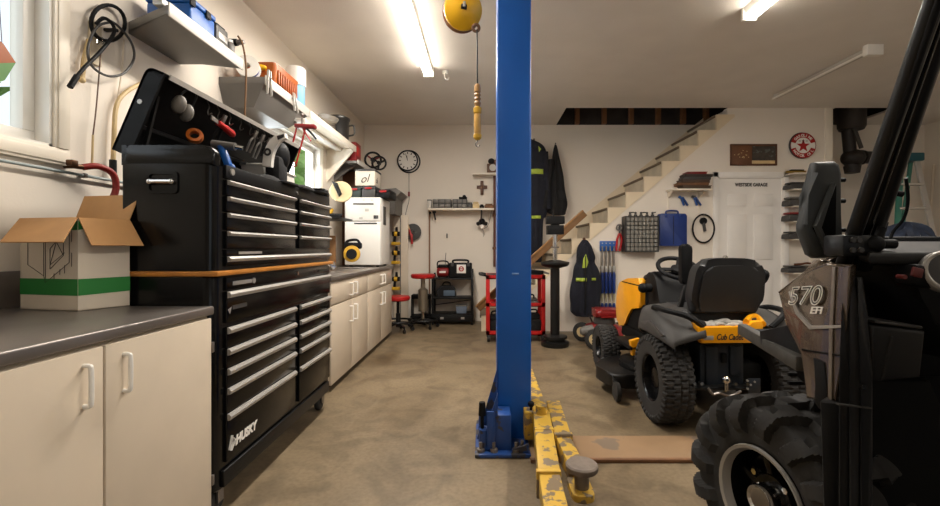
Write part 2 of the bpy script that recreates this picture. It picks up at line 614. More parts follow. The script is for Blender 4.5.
# ================================================================== LEFT SIDE: near counter
YN0, YN1 = 0.10, 1.735
t = thing('base_cabinet', 'cream base cabinet with two white wire handled doors under steel worktop', 'cabinet', (-1.4, .9, 0))
MB().bx(XL + .003, -1.085, YN0, YN1 - .012, .09, .84).build('cabinet_body', cream, t)
MB().bx(XL, -1.13, YN0, YN1 - .02, 0, .09).build('toe_kick', blkd, t)
for (a, b, hy) in [(.30, .757, .695), (.763, 1.228, 1.167), (1.236, 1.715, 1.297)]:
    d = MB().bx(-1.085, -1.062, a, b, .10, .835, .003).build('door', cream, t)
    zt, zb = .795, .688
    MB().tube(spline([(-1.064, hy, zt), (-1.048, hy, zt), (-1.042, hy, zt - .012), (-1.042, hy, zb + .012), (-1.048, hy, zb), (-1.064, hy, zb)], 5), .0062, 10).build('handle', white, d)
for z in (.2, .72):
    MB().bx(-1.07, -1.058, 1.716, 1.728, z - .02, z + .02, .002).build('hinge', steel, t)
t = thing('worktop', 'dark stainless steel worktop on the near cream base cabinet', 'worktop', (-1.45, .9, .84))
MB().bx(XL, -1.062, YN0, YN1, .845, .88, .008, 3).build('slab', steel, t)
MB().bx(XL, XL + .012, YN0, YN1, .88, 1.02, .003).build('backsplash', steel, t)

# carton of a stove with open flaps
C0 = Vector((-1.462, 1.584, .881))
t = thing('cardboard_box', 'open white carton with green stripes on the near steel worktop', 'box', C0)
ux = Vector((-.265, .055, 0)); uy = Vector((.060, .157, 0)); hz = Vector((0, 0, .335))
ths = .004
nx = Vector((0, 0, 1)).cross(ux).normalized()
A, B, Cc, D = C0, C0 + ux, C0 + ux + uy, C0 + uy
m = MB()
for p, q in ((A, B), (B, Cc), (Cc, D), (D, A)):
    n = (q - p).normalized().cross(Vector((0, 0, 1)))
    ins = n if (n.dot((A + Cc) / 2 - p) > 0) else -n
    m.prism([p, q, q + hz, p + hz], ins * ths)
m.prism([A, B, Cc, D], (0, 0, .004))
m.build('carton', cardw, t)
def flap(p, q, out, sk=.02):
    m = MB(); e = (q - p).normalized() * sk
    n = (q - p).cross(out).normalized()
    m.prism([p, q, q + out + e * .2, p + out - e * .2], n * .004)
    return m.build('flap', card, t)
flap(A + hz, B + hz, Vector((.065, -.125, -.09)), .012)
flap(D + hz, A + hz, Vector((.055, -.005, -.10)), .012)
flap(Cc + hz, D + hz, Vector((.014, .03, .105)), .01)
flap(B + hz + Vector((.006, .01, -.003)), Cc + hz + Vector((.006, -.01, -.003)), Vector((.03, 0, -.12)))
# printed bands and line drawing
def on_front(u, v, o=.0012):  # u 0..1 from the corner leftwards, v height m
    n = Vector((-ux.y, ux.x, 0)).normalized()
    if n.y > 0: n = -n
    return A + ux * u + Vector((0, 0, v)) + n * o
def on_side(u, v, o=.0012):
    return A + uy * u + Vector((o, 0, v))
for (z0, z1) in [(.055, .115), (.292, .325)]:
    m = MB()
    m.prism([on_side(0, z0), on_side(1 if z0 < .2 else .09, z0 + .004), on_side(1 if z0 < .2 else .09, z1), on_side(0, z1)], (.0006, 0, 0))
    m.prism([on_front(0, z0), on_front(1 if z0 < .2 else .10, z0), on_front(1 if z0 < .2 else .10, z1), on_front(0, z1)], (0, -.0006, 0))
    m.build('green_stripe', green, t)
m = MB()
def dl(a, b, r=.0009): m.tube([on_front(*a), on_front(*b)], r, 5)
q = [(.15, .305), (.15, .20), (.52, .185), (.58, .19), (.60, .265), (.86, .255), (.86, .165), (.58, .13), (.58, .19)]
for a_, b_ in [((.86, .27), (.86, .165)), ((.86, .165), (.58, .125)), ((.58, .125), (.58, .27)), ((.58, .27), (.86, .285)), ((.86, .285), (.86, .26)), ((.58, .125), (.55, .10)), ((.55, .10), (.14, .175)), ((.14, .175), (.14, .31)), ((.14, .31), (.55, .245)), ((.55, .245), (.55, .10)), ((.47, .15), (.47, .225)), ((.47, .225), (.24, .28)), ((.24, .28), (.24, .20)), ((.24, .20), (.47, .15)), ((.47, .165), (.22, .21)), ((.58, .27), (.55, .245)), ((.22, .135), (.22, .165)), ((.3, .13), (.3, .15)), ((.4, .112), (.4, .135)), ((.24, .2), (.36, .25)), ((.36, .25), (.47, .165)), ((.1, .25), (.1, .3)), ((.1, .16), (.1, .21))]:
    dl(a_, b_)
m.build('line_drawing', ink, t)

# ---------------------------------------------------------------- near wall: pipe, hose, cable coil
t = thing('wall_pipe', 'thin bluish pipe running along left wall below near window', 'pipe', (-1.78, 1.6, 1.43))
MB().cyl((XL + .022, .2, 1.432), (XL + .022, 2.45, 1.432), .0065, None, 12).build('pipe', M('pale_blue_pipe', (150, 162, 162), .5), t)
for y in (1.2, 1.97):
    MB().bx(XL, XL + .031, y - .009, y + .009, 1.422, 1.442, .003).build('clip', greym, t)
yb = 2.0
t = thing('red_hose', 'short red rubber hose hanging from a brass tap over the carton', 'hose', (XL, yb, 1.3))
MB().tube(spline([(XL + .05, 1.93, 1.462), (XL + .075, 1.98, 1.475), (XL + .09, 2.04, 1.45), (XL + .09, 2.055, 1.38), (XL + .085, 2.02, 1.30), (XL + .08, 1.96, 1.2)], 8), .014, 12).build('hose', M('red_rubber', (140, 34, 26), .5, var=.15), t)
MB().cyl((XL + .045, 1.88, 1.46), (XL + .052, 1.94, 1.463), .011).cyl((XL, 1.9, 1.46), (XL + .05, 1.9, 1.46), .009).bx(XL + .03, XL + .06, 1.87, 1.90, 1.46, 1.485, .004).build('brass_tap', M('old_brass', (92, 62, 40), .4, .7), t)
t = thing('cable_coil', 'black grease hose coiled on a wall hook beside near window', 'hose', (XL, 2.06, 2.0))
def W(px, py, o=.03):
    Y = F * (1.81 - o) / (CX - px)
    return Vector((XL + o, Y, H - (py - CY) / F * Y))
cc = [W(108 + 17 * math.cos(a), 23 - 18 * math.sin(a), .03) for a in [2 * PI * k / 24 for k in range(24)]]
MB().tube(cc, .0085, 10, True).build('upper_loop', blkp, t)
MB().tube(spline([W(112, 22, .05), W(97, 27, .05), (W(88, 48, .05)), W(92, 66, .05), W(108, 76, .05), W(124, 73, .05), W(134, 58, .05), W(131, 42, .05), W(118, 26, .05), W(105, 19, .06), W(96, 24, .06)], 6), .0055, 8).build('cord', greyd, t)
MB().tube(spline([W(96, 24, .06), W(104, 18, .07), W(113, 25, .075), W(113, 35, .075), W(100, 52, .075), W(84, 68, .075), W(76, 78, .075)], 6), .0075, 8).build('wand', blkp, t)
MB().cyl(W(77, 76, .075), W(70, 87, .075), .011).build('tip', blkp, t)
MB().bx(XL, XL + .06, 2.09, 2.11, 2.14, 2.155, .004).build('hook', blkm, t)
t = thing('wall_plate', 'pale wall plate with brass hooks behind the coiled hose', 'hook board', (XL, 2.05, 1.9))
MB().bx(XL, XL + .012, W(94, 0).y, W(106, 0).y, W(94, 62).z, W(94, 20).z, .004).build('board', M('old_cream', (205, 192, 166), .6), t)
for px in (97, 102): MB().tube(spline([W(px, 38, .01), W(px, 38, .035), W(px, 44, .04), W(px + 2, 42, .05)], 5), .003, 6).build('hook', chrome, t)
t = thing('hanging_cord', 'thin brown cord hanging from wall plate beside window', 'cord', W(95, 120))
MB().tube(spline([W(101, 48, .03), W(99, 75, .03), W(96, 110, .03), W(93, 135, .03)], 6), .003, 6).build('cord', woodd, t)
MB().cyl(W(93, 135, .03), W(92, 166, .03), .0045, None, 8).build('rod', tan, t)
t = thing('white_stick', 'white plastic stick hanging on left wall behind cable wand', 'stick', W(82, 76))
MB().tube([W(89, 40, .02), W(84, 60, .02), W(82, 80, .02)], .010, 8).build('stick', tan, t)
MB().sph(W(82, 80, .02), .014).build('end_knob', tan, t)
t = thing('air_hose', 'tan hose on left wall running up behind the open lid', 'hose', W(113, 120))
MB().tube(spline([W(113, 166, .03), W(114, 140, .03), W(116, 108, .03), W(124, 94, .03), W(140, 84, .03), W(158, 76, .03)], 8), .010, 8).build('hose', tan, t)
MB().tube(spline([W(124, 40, .02), W(122, 70, .02), W(117, 102, .02)], 6), .0035, 6).build('string', cream, t)
MB().cyl(W(113, 160, .03), W(113, 174, .03), .015).build('coupling', blkm, t)
# sun catcher in the near window
t = thing('sun_catcher', 'orange and green glass ornament hanging in near window', 'ornament', (-1.9, 1.69, 1.75))
c0 = Vector((-1.885, 1.655, 1.0)); 
def sc(y, z): return Vector((-1.868, y + .05, z))
MB().prism([sc(1.58, 1.93), sc(1.655, 1.90), sc(1.70, 1.845), sc(1.60, 1.80)], (.006, 0, 0)).build('orange_glass', orange, t)
MB().prism([sc(1.60, 1.80), sc(1.70, 1.845), sc(1.66, 1.76), sc(1.58, 1.70)], (.006, 0, 0)).build('green_glass', M('green_glass', (120, 160, 110), .2), t)
MB().tube([sc(1.62, 2.48), sc(1.655, 1.90)], .0012, 5).build('string', blkd, t)

# ================================================================== TOOL CHEST
XF, XB, YC0, YC1 = -1.07, -1.45, 1.76, 3.085
CAB = thing('tool_cabinet', 'black rolling tool cabinet with eleven drawers, between near counter and far counter', 'tool cabinet', (-1.26, 2.42, 0))
pl = rpoly([(XB, YC0), (XF - .012, YC0), (XF - .012, YC1), (XB, YC1)], [.01, .045, .045, .01], 6)
m = MB().prism([(p.x, p.y, .118) for p in pl], (0, 0, .874), .006)
m.build('body', blk, CAB)
def drawer(par, y0, y1, z0, z1, name='drawer', hh=.027):
    d = MB().bx(XF - .014, XF, y0, y1, z0, z1, .003).build(name, blk, par)
    prof = [(XF - .001, z1 - hh), (XF + .011, z1 - hh + .002), (XF + .016, z1 - hh * .4), (XF + .008, z1 - .001), (XF - .001, z1)]
    MB().prism([(p[0], y0 + .003, p[1]) for p in prof], (0, y1 - y0 - .006, 0)).build('pull', alu, d)
    return d
L0, L1, R0, R1 = 1.832, 2.494, 2.552, 3.055
drawer(CAB, L0, R1, .795, .925, 'drawer')
rows = [(.69, .775), (.607, .686), (.525, .603), (.418, .521), (.215, .414)]
for i, (a_, b_) in enumerate(rows):
    dL = drawer(CAB, L0, L1, a_, b_)
    drawer(CAB, R0, R1, a_, b_)
MB().bx(XF - .014, XF + .002, YC0 + .05, YC1 - .05, .122, .19, .004).build('bottom_rail', blkm, CAB)
MB().bx(XF - .013, XF - .002, L0, R1, .93, .985, .003).build('lock_panel', blk, CAB)
MB().cyl((XF - .004, 2.52, .962), (XF + .006, 2.52, .962), .010).build('lock', chrome, CAB)
MB().bx(XF - .003, XF + .002, 1.875, 2.03, .948, .966, .002).build('badge', silver, CAB)
MB().cyl((XF - .003, 2.045, .957), (XF + .003, 2.045, .957), .014, None, 6).build('badge_star', silver, CAB)
MB().bx(XF - .003, XF + .001, 2.86, 3.02, .95, .966, .002).build('badge', greyd, CAB)
# white maker's mark on the big lower drawer
zz = .262
text('HUSKY', .052, (XF + .0015, 1.895, zz), (0, 1, 0), (0, 0, 1), whit, CAB, 'lettering', bold=.0028, shear=.15, squeeze=1.02)
m = MB()
for k, (a_, b_) in enumerate([((1.842, .262), (1.862, .315)), ((1.853, .255), (1.884, .292)), ((1.872, .300), (1.884, .262))]):
    m.bar((XF + .0015, *a_), (XF + .0015, *b_), .002, .016, (1, 0, 0))
m.build('emblem', whit, CAB)
# small white mark under the wide drawer handle
MB().prism([(XF + .0005, 1.836, .85), (XF + .0005, 1.865, .86), (XF + .0005, 1.852, .83)], (.001, 0, 0)).build('badge_mark', silver, CAB)
MB().bx(XF - .001, XF + .001, 1.872, 1.985, .846, .864).build('badge_text', greyd, CAB)
for (x, y) in [(-1.13, 1.84), (-1.13, 3.01), (-1.38, 1.84), (-1.38, 3.01)]:
    cst = MB().bx(x - .035, x + .035, y - .04, y + .04, .106, .119, .002).bx(x - .03, x - .024, y - .02, y + .02, .05, .107).bx(x + .024, x + .03, y - .02, y + .02, .05, .107).build('caster', steel, CAB)
    MB().lathe([(.001, -.018), (.03, -.018), (.046, -.016), (.051, -.008), (.051, .008), (.046, .016), (.03, .018), (.001, .018)], (x, y, .052), (1, 0, 0)).build('wheel', rub, cst)
t = thing('wooden_board', 'varnished wooden board sandwiched between tool cabinet and tool chest', 'board', (-1.26, 2.42, .993))
MB().bx(XB - .005, XF + .012, YC0 - .012, YC1 + .012, .994, 1.014, .004).build('board', wood, t)

CH = thing('tool_chest', 'black top tool chest with its lid open, standing on wooden board', 'tool chest', (-1.26, 2.42, 1.014))
ZT = 1.52
m = MB()
m.prism([(p.x, p.y, 1.016) for p in pl], (0, 0, .43))
side = rpoly([(XB, 1.44), (XF - .012, 1.44), (XF - .012, ZT), (XB, ZT)], [0, 0, .085, .03], 7)
for y in (YC0, YC1 - .05): m.prism([(p.x, y, p.y) for p in side], (0, .05, 0), .012, 3)
m.bx(XB, XB + .02, YC0, YC1, 1.44, ZT)
m.build('body', blk, CH)
for i, (a_, b_) in enumerate([(1.328, 1.392), (1.26, 1.324), (1.183, 1.255), (1.105, 1.178)]):
    drawer(CH, L0, L1, a_, b_, hh=.020); drawer(CH, R0, R1, a_, b_, hh=.020)
drawer(CH, L0, R1, 1.03, 1.072, hh=.023)
MB().bx(XF - .013, XF - .002, L0, R1, 1.40, 1.455, .003).build('top_rail', blkm, CH)
MB().bx(XF - .013, XF - .001, L0, R1, 1.074, 1.10, .002).build('badge_panel', blk, CH)
MB().bx(XF - .002, XF + .001, 1.92, 2.12, 1.081, 1.092).build('badge_text', silver, CH)
MB().cyl((XF - .004, 2.52, 1.42), (XF + .005, 2.52, 1.42), .009).build('lock', chrome, CH)
MB().cyl((XF - .004, 1.87, 1.43), (XF + .004, 1.87, 1.43), .014).build('round_badge', silver, CH)
MB().bx(XF - .001, XF + .0015, 2.87, 2.99, 1.30, 1.318).build('badge_text', greyd, CH)
# recessed carrying handle on the near side
m = MB()
pts = rpoly([(-1.348, 1.325), (-1.222, 1.325), (-1.222, 1.415), (-1.348, 1.415)], .02)
ins = rpoly([(-1.336, 1.337), (-1.234, 1.337), (-1.234, 1.403), (-1.336, 1.403)], .014)
m.rings([[(p.x, YC0 - .001, p.y) for p in pts], [(p.x, YC0 - .007, p.y) for p in pts], [(p.x, YC0 - .007, p.y) for p in ins], [(p.x, YC0 - .001, p.y) for p in ins]], cap=False)
rc = m.build('handle_recess', blk, CH)
MB().cyl((-1.328, YC0 - .014, 1.372), (-1.242, YC0 - .014, 1.372), .009).sph((-1.328, YC0 - .012, 1.372), .012).sph((-1.242, YC0 - .012, 1.372), .012).build('handle', chrome, rc)
# lid
HNG = Vector((-1.425, 0, 1.475)); dv = Vector((.392, 0, .92)); nv = Vector((-.92, 0, .392))
def LP(d, n, y): return Vector((HNG.x + dv.x * d + nv.x * n, y, HNG.z + dv.z * d + nv.z * n))
LD, LN = .365, .075
LY0, LY1 = 1.765, 3.07
m = MB()
prof = rpoly([(0, 0), (LD, 0), (LD, LN), (0, LN)], [0, .012, .05, .02], 6)
for y in (LY0, LY1 - .012): m.prism([LP(p.x, p.y, y) for p in prof], (0, .012, 0))
out = [p for p in prof]
shell = rpoly([(LD, 0), (LD, LN), (0, LN)], [0, .05, 0], 6)
sh2 = rpoly([(LD - .010, 0), (LD - .010, LN - .010), (0, LN - .010)], [0, .04, 0], 6)
m.prism([LP(p.x, p.y, LY0) for p in shell] + [LP(p.x, p.y, LY0) for p in reversed(sh2)], (0, LY1 - LY0, 0))
lid = m.build('lid', M('lid_black', (11, 11, 12), .5, spec=.12), CH)
lid2 = MB()
lid2.bx(0, 0, 0, 0, 0, 0) if False else None
MB().prism([LP(LD - .016, -.006, LY0 + .03), LP(LD - .016, .0, LY0 + .03), LP(LD + .005, .0, LY0 + .03), LP(LD + .005, -.006, LY0 + .03)], (0, LY1 - LY0 - .06, 0)).build('lid_lit_edge', greyl, lid)  # pale grey strip paints in the light caught by the lid's top edge
MB().prism([LP(.12, .028, LY0 + .012), LP(.135, .028, LY0 + .012), LP(.135, LN - .01, LY0 + .012), LP(.12, LN - .01, LY0 + .012)], (0, LY1 - LY0 - .024, 0)).build('lid_shelf', blkm, lid)
MB().bar(LP(.03, -.01, LY0 + .05), LP(.27, .03, LY0 + .05), .012, .014).build('lid_stay', blkm, lid)
MB().cyl(LP(.22, .045, LY0 - .003), LP(.22, .045, LY0 + .01), .010, None, 8).build('rivet', silver, lid)
# tools hanging on hooks inside the lid
def hook(y, d=.33):
    m = MB().tube(spline([LP(d + .02, .05, y), LP(d, .03, y), LP(d - .025, .028, y), LP(d - .04, .018, y), LP(d - .025, .006, y)], 4), .0028, 6)
    m.build('hook', steel, lid)
for y in (2.12, 2.2, 2.3, 2.4, 2.5, 2.58, 2.66, 2.74): hook(y)
def hung(name, label, cat, y, d0, d1, w_, mt, shape):
    t = thing(name, label, cat, LP(d1, .0, y))
    return t
t = thing('ear_muffs', 'grey ear muffs hanging at near end inside open tool chest lid', 'ear muffs', LP(.19, 0, 1.95))
for y, d in ((1.90, .275), (1.96, .255)):
    MB().sph(LP(d, .0, y), (.030, .024, .040), rot=Matrix.Rotation(.3, 3, 'Y')).build('cup', M('muff_grey%d' % (y * 100), (112, 106, 98), .5), t)
MB().tube(spline([LP(.29, .01, 1.89), LP(.35, .005, 1.92), LP(.35, .005, 1.98), LP(.28, .01, 1.99)], 6), .005, 6).build('headband', blkm, t)
def plier(label, y, mh, ln=.13, open_=.018, name='pliers', d0=.325):
    t = thing(name, label, name.replace('_', ' '), LP(d0 - ln, 0, y), 0, 'hand tools hung inside the lid')
    MB().prism([LP(d0, .0, y - .012), LP(d0, .0, y + .012), LP(d0 - ln * .35, .0, y + .010), LP(d0 - ln * .35, .0, y - .010)], nv * -.012, .003).build('jaw', steel, t)
    for s in (-1, 1):
        MB().tube(spline([LP(d0 - ln * .3, -.006, y), LP(d0 - ln * .5, -.006, y + s * open_), LP(d0 - ln, -.006, y + s * open_ * .9)], 5), .0062, 8).build('grip', mh, t)
plier('black gripped pliers hanging beside the ear muffs in the lid', 2.2, blkp, .15)
t = thing('utility_knife', 'red handled cutter lying across hooks inside the lid', 'knife', LP(.17, 0, 2.32))
MB().tube(spline([LP(.275, -.012, 2.16), LP(.265, -.012, 2.23), LP(.25, -.012, 2.31)], 5), [.014] * 5 + [.017] * 5 + [.012], 10).build('handle', red, t)
MB().bar(LP(.275, -.012, 2.165), LP(.285, -.012, 2.10), .006, .02).build('blade', steel, t)
plier('steel pliers on third hook, right of the red cutter in the lid', 2.5, steel)
plier('grey locking pliers near middle of the lid tool row', 2.58, greym, .15)
plier('slim dark pliers hanging second from far end of the lid', 2.66, blkp, .12)
plier('small bright pliers hanging at far end of the lid row', 2.74, steel, .11)
t = thing('tape_roll', 'orange tape roll standing on the shelf inside open lid', 'tape roll', LP(.03, -.02, 2.12))
c0 = LP(.172, -.0, 2.065)
MB().lathe([(.034, -.014), (.036, 0), (.034, .014), (.020, .014), (.020, -.014)], c0, (.4, -.8, .3), closed=True).build('roll', orange, t)
# inside and on top of the chest
t = thing('blue_drill', 'blue handled air drill lying in the open tool chest', 'drill', (-1.2, 2.15, 1.47))
b0 = P(225, 155, 2.12)
MB().bar(b0 + Vector((-.02, 0, .05)), b0 + Vector((.02, 0, -.06)), .03, .036, (0, 1, 0), .01).build('grip', bluep, t)
MB().cyl(b0 + Vector((-.06, 0, .055)), b0 + Vector((.05, 0, .04)), .018).build('body', greym, t)
MB().cyl(b0 + Vector((.05, 0, .04)), b0 + Vector((.08, .01, .035)), .010).build('chuck', chrome, t)
MB().sph(b0 + Vector((.03, 0, -.06)), .018).build('air_fitting', bluep, t)
def cap(x, y, z, lab):
    t = thing('baseball_cap', lab, 'cap', (x, y, z), 0, 'caps laid on the tool chest')
    m = MB(); rows = []
    for i in range(7):
        a = PI / 2 * i / 6
        rows.append([(x + .085 * math.cos(a) * math.cos(k * PI / 12), y + .105 * math.cos(a) * math.sin(k * PI / 12), z + .058 * math.sin(a)) for k in range(24)])
    m.rings(rows).build('crown', blkc, t)
    MB().prism([(x + .05, y + .09 * s, z) for s in (-1,)] + [(x + .14 + .02 * math.cos(a), y + .09 * math.sin(a), z + .004) for a in (-1.2, -.6, 0, .6, 1.2)] + [(x + .05, y + .09, z)], (0, 0, .008)).build('brim', blkc, t)
cap(-1.20, 2.42, 1.452, 'black cap nearest the cartridge gun on tool chest')
cap(-1.20, 2.64, 1.452, 'black cap in the middle of the three on tool chest')
cap(-1.19, 2.88, 1.462, 'black cap at far end of the tool chest top')
t = thing('metal_tray', 'pale grey metal tray standing inside chest below far window', 'tray', (-1.33, 2.86, 1.5))
MB().prism([(-1.42, 2.62, 1.455), (-1.42, 3.02, 1.455), (-1.44, 3.04, 1.60), (-1.44, 2.60, 1.60)], (.13, 0, 0), .004).build('tray', greyl, t)
MB().bx(-1.45, -1.30, 2.59, 3.05, 1.597, 1.608, .003).build('rim', greyl, t)
t = thing('welding_helmet', 'black welding helmet with white patterned side standing in far end of chest', 'helmet', (-1.30, 2.82, 1.6))
hc = P(274, 154, 2.62)
MB().sph(hc + Vector((.03, .03, -.01)), (.045, .06, .085), 24, 16).build('helmet_shell', blkp, t)
def hp(px, py, y=2.50): return P(px, py, y)
cr = spline([hp(262, 166), hp(264, 152), hp(269, 141), hp(276, 135), hp(285, 133)], 5) + spline([hp(286, 138), hp(280, 141), hp(275, 148), hp(272, 157), hp(271, 167)], 5)
sd = MB().prism(cr, (0, .03, 0), .004).build('white_side', whit, t)
q = hp(267.5, 152, 2.497)
MB().lathe([(.010, 0), (.022, 0), (.022, .003), (.010, .003)], q, (0, -1, 0), 20, True).build('ring_mark', ink, sd)
MB().prism([hp(277, 136, 2.497), hp(284, 134, 2.497), hp(284, 137, 2.497), hp(278, 140, 2.497)], (0, -.003, 0)).build('dark_mark', ink, sd)
MB().bx(hc.x - .03, hc.x + .06, 2.56, 2.68, 1.50, hc.z - .02, .02).build('neck_cloth', blkc, t)

# ================================================================== wall shelves (left)
def wedge_shelf(label, y0, y1, zt, wa, wb, drop):
    t = thing('wall_shelf', label, 'shelf', (-1.65, (y0 + y1) / 2, zt - drop), 0, 'shelves on the left wall')
    if drop < .08: MB().prism([(-1.495, y0, zt - .045), (-1.495, y1, zt - .045), (XL, wb, zt - .045), (XL, wa, zt - .045)], (0, 0, .045), .002).build('top', greym, t)
    else: MB().bx(XL, -1.495, y0, y1, zt - .045, zt, .003).build('top', greym, t)
    m = MB()
    a = [(-1.50, y0, zt - .045), (-1.50, y1, zt - .045), (XL, y1, zt - .045), (XL, y0, zt - .045)]
    if drop < .08: a[2], a[3] = (XL, wb, zt - .045), (XL, wa, zt - .045)
    b = [(-1.53 if drop < .08 else -1.60, wa, zt - drop), (-1.53 if drop < .08 else -1.60, wb, zt - drop), (XL, wb, zt - drop), (XL, wa, zt - drop)]
    m.rings([[Vector(p) for p in b], [Vector(p) for p in a]]).build('tapered_underside', greym, t)
    MB().bx(-1.495, -1.487, y0, y1, zt - .055, zt + .012, .002).build('front_lip', greyl, t)
    return t
wedge_shelf('grey metal shelf with tapered underside, nearest of left wall row', 2.08, 2.72, 2.26, 2.24, 2.62, .06)
wedge_shelf('grey metal shelf carrying amber basket, middle of left wall row', 3.0, 3.75, 2.275, 3.06, 3.6, .19)
t = thing('wall_shelf', 'cream wooden shelf with solid triangular bracket over far window', 'shelf', (-1.65, 4.4, 2.2), 0, 'shelves on the left wall')
MB().bx(XL, -1.50, 3.78, 5.12, 2.245, 2.27, .002).build('board', trimm, t)
MB().bx(-1.51, -1.485, 3.78, 5.12, 2.222, 2.285, .003).build('front_edge', trimm, t)
MB().bx(-1.70, -1.63, 3.8, 5.05, 2.215, 2.245, .004).build('batten', white, t)
MB().prism([(XL, 5.06, 2.245), (-1.51, 5.06, 2.245), (-1.51, 5.06, 2.215), (XL, 5.06, 1.86)], (0, .03, 0)).build('bracket', trimm, t)
t = thing('wall_shelf', 'grey shelf beyond the cream shelf, in the back corner', 'shelf', (-1.65, 5.8, 2.0), 0, 'shelves on the left wall')
MB().bx(XL, -1.48, 5.16, 6.3, 2.10, 2.13, .003).build('board', greym, t)
MB().bx(-1.485, -1.475, 5.16, 6.3, 2.09, 2.145, .002).build('front_lip', greyl, t)
for y in (5.3, 6.2): MB().prism([(XL, y, 2.10), (-1.55, y, 2.10), (XL, y, 1.9)], (0, .012, 0)).build('bracket', greym, t)
# things on the first shelf
t = thing('tool_case', 'blue plastic tool case on the nearest left wall shelf', 'case', (-1.62, 2.3, 2.262))
MB().bx(-1.74, -1.51, 2.265, 2.47, 2.262, 2.375, .012, 3).build('case_body', bluep, t)
MB().bx(-1.745, -1.505, 2.26, 2.475, 2.375, 2.405, .010, 3).build('lid', bluep, t)
MB().tube(spline([(-1.62, 2.30, 2.405), (-1.62, 2.31, 2.45), (-1.62, 2.40, 2.45), (-1.62, 2.42, 2.405)], 5), .009, 8).build('handle', blkp, t)
for y in (2.27, 2.40): MB().bx(-1.507, -1.498, y - .02, y + .02, 2.355, 2.395, .003).build('latch', blkp, t)
t = thing('charger_box', 'grey charger box beside blue tool case on shelf', 'box', (-1.6, 2.54, 2.262))
MB().bx(-1.70, -1.51, 2.485, 2.60, 2.262, 2.38, .01).build('box_body', greyd, t)
MB().bx(-1.512, -1.506, 2.50, 2.585, 2.30, 2.34, .002).build('label_plate', silver, t)
MB().prism([(-1.70, 2.485, 2.38), (-1.51, 2.485, 2.38), (-1.55, 2.50, 2.405), (-1.66, 2.50, 2.405)], (0, .09, 0), .004).build('top_cover', blkp, t)
t = thing('heat_gun', 'black heat gun lying at far end of nearest shelf', 'heat gun', (-1.56, 2.66, 2.262))
MB().cyl((-1.62, 2.66, 2.345), (-1.49, 2.66, 2.35), .026, .020).build('barrel', blkp, t)
MB().bar((-1.60, 2.66, 2.34), (-1.60, 2.66, 2.262), .03, .04, (0, 1, 0), .008).build('grip', greyf, t)
MB().cyl((-1.49, 2.66, 2.35), (-1.45, 2.66, 2.352), .017, .012).build('nozzle', steel, t)
t = thing('grey_jar', 'small grey jar behind the heat gun on nearest shelf', 'jar', (-1.53, 2.60, 2.262))
MB().lathe([(.028, 0), (.03, .06), (.022, .075)], (-1.528, 2.64, 2.262)).build('jar_body', greym, t)
MB().cyl((-1.528, 2.64, 2.337), (-1.528, 2.64, 2.352), .023).build('cap', white, t)
t = thing('power_strip', 'silver power strip on top near end of nearest shelf', 'power strip', (-1.55, 2.12, 2.262))
MB().bx(-1.575, -1.525, 2.085, 2.19, 2.262, 2.30, .008).build('strip', alu, t)
MB().tube(spline([(-1.55, 2.09, 2.29), (-1.56, 2.05, 2.33), (-1.62, 2.03, 2.36), (-1.70, 2.03, 2.40)], 6), .006, 8).build('cord', white, t)
# stuff on the middle shelf
t = thing('wire_spool', 'blue and white wire spool at near end of middle shelf', 'spool', (-1.70, 2.92, 2.28))
c0 = Vector((-1.63, 3.03, 2.287))
MB().lathe([(.075, 0), (.075, .008), (.045, .012), (.045, .06), (.075, .064), (.075, .072), (.02, .072), (.02, 0)], c0 + Vector((0, 0, .075)), (-.3, .95, .0), closed=True).build('spool_body', white, t)
MB().lathe([(.046, .014), (.066, .016), (.066, .056), (.046, .058)], c0 + Vector((0, 0, .075)), (-.3, .95, 0), closed=True).build('wire', blued, t)
t = thing('amber_basket', 'amber plastic storage basket on middle left wall shelf', 'basket', (-1.6, 3.25, 2.276))
pl2 = rpoly([(-1.74, 3.16), (-1.50, 3.16), (-1.50, 3.55), (-1.74, 3.55)], .03)
rows = [[(p.x, p.y, z) for p in [Vector((-1.62, 3.325)) + (q - Vector((-1.62, 3.325))) * s for q in pl2]] for z, s in ((2.277, .93), (2.40, 1.0), (2.43, 1.04), (2.44, 1.04), (2.44, .98), (2.30, .9))]
MB().rings(rows).build('basket', orange, t)
m = MB()
for k in range(9):
    y = 3.20 + k * .038
    m.bx(-1.503, -1.492, y, y + .018, 2.30, 2.40, .003)
m.build('side_slats', M('dark_amber', (150, 70, 14), .4), t)
MB().sph((-1.60, 3.14, 2.395), (.05, .03, .02)).build('yellow_handle', yelr, t)
t = thing('wipes_tub', 'white and blue paper towel tub beside amber basket', 'tub', (-1.55, 3.66, 2.276))
MB().lathe([(.066, 0), (.07, .01), (.07, .17), (.066, .175)], (-1.565, 3.66, 2.276)).build('label_body', lblue, t)
MB().lathe([(.078, .172), (.08, .18), (.08, .315), (.07, .325), (.001, .326)], (-1.565, 3.66, 2.276)).build('paper_roll', white, t)
def clampt(label, y, z, h, rot):
    t = thing('spring_clamp', label, 'clamp', (-1.48, y, z - h), 0, 'clamps on the middle shelf edge')
    for s in (-1, 1):
        MB().bar((-1.478, y + s * .012, z), (-1.478 + rot, y + s * .03, z - h), .016, .010, (0, 1, 0), .003).build('jaw', alu, t)
    MB().cyl((-1.478, y - .02, z - h * .3), (-1.478, y + .02, z - h * .3), .009).build('pivot', steel, t)
clampt('bright metal spring clamp on shelf edge below the amber basket', 3.03, 2.33, .17, .0)
clampt('bright metal spring clamp on shelf edge below the blue tub', 3.42, 2.31, .15, .02)
t = thing('steel_bracket', 'loose steel bracket hanging at far end of middle shelf', 'bracket', (-1.5, 3.65, 2.1))
MB().bx(-1.62, -1.47, 3.60, 3.76, 2.15, 2.17, .003).build('plate', greyl, t)
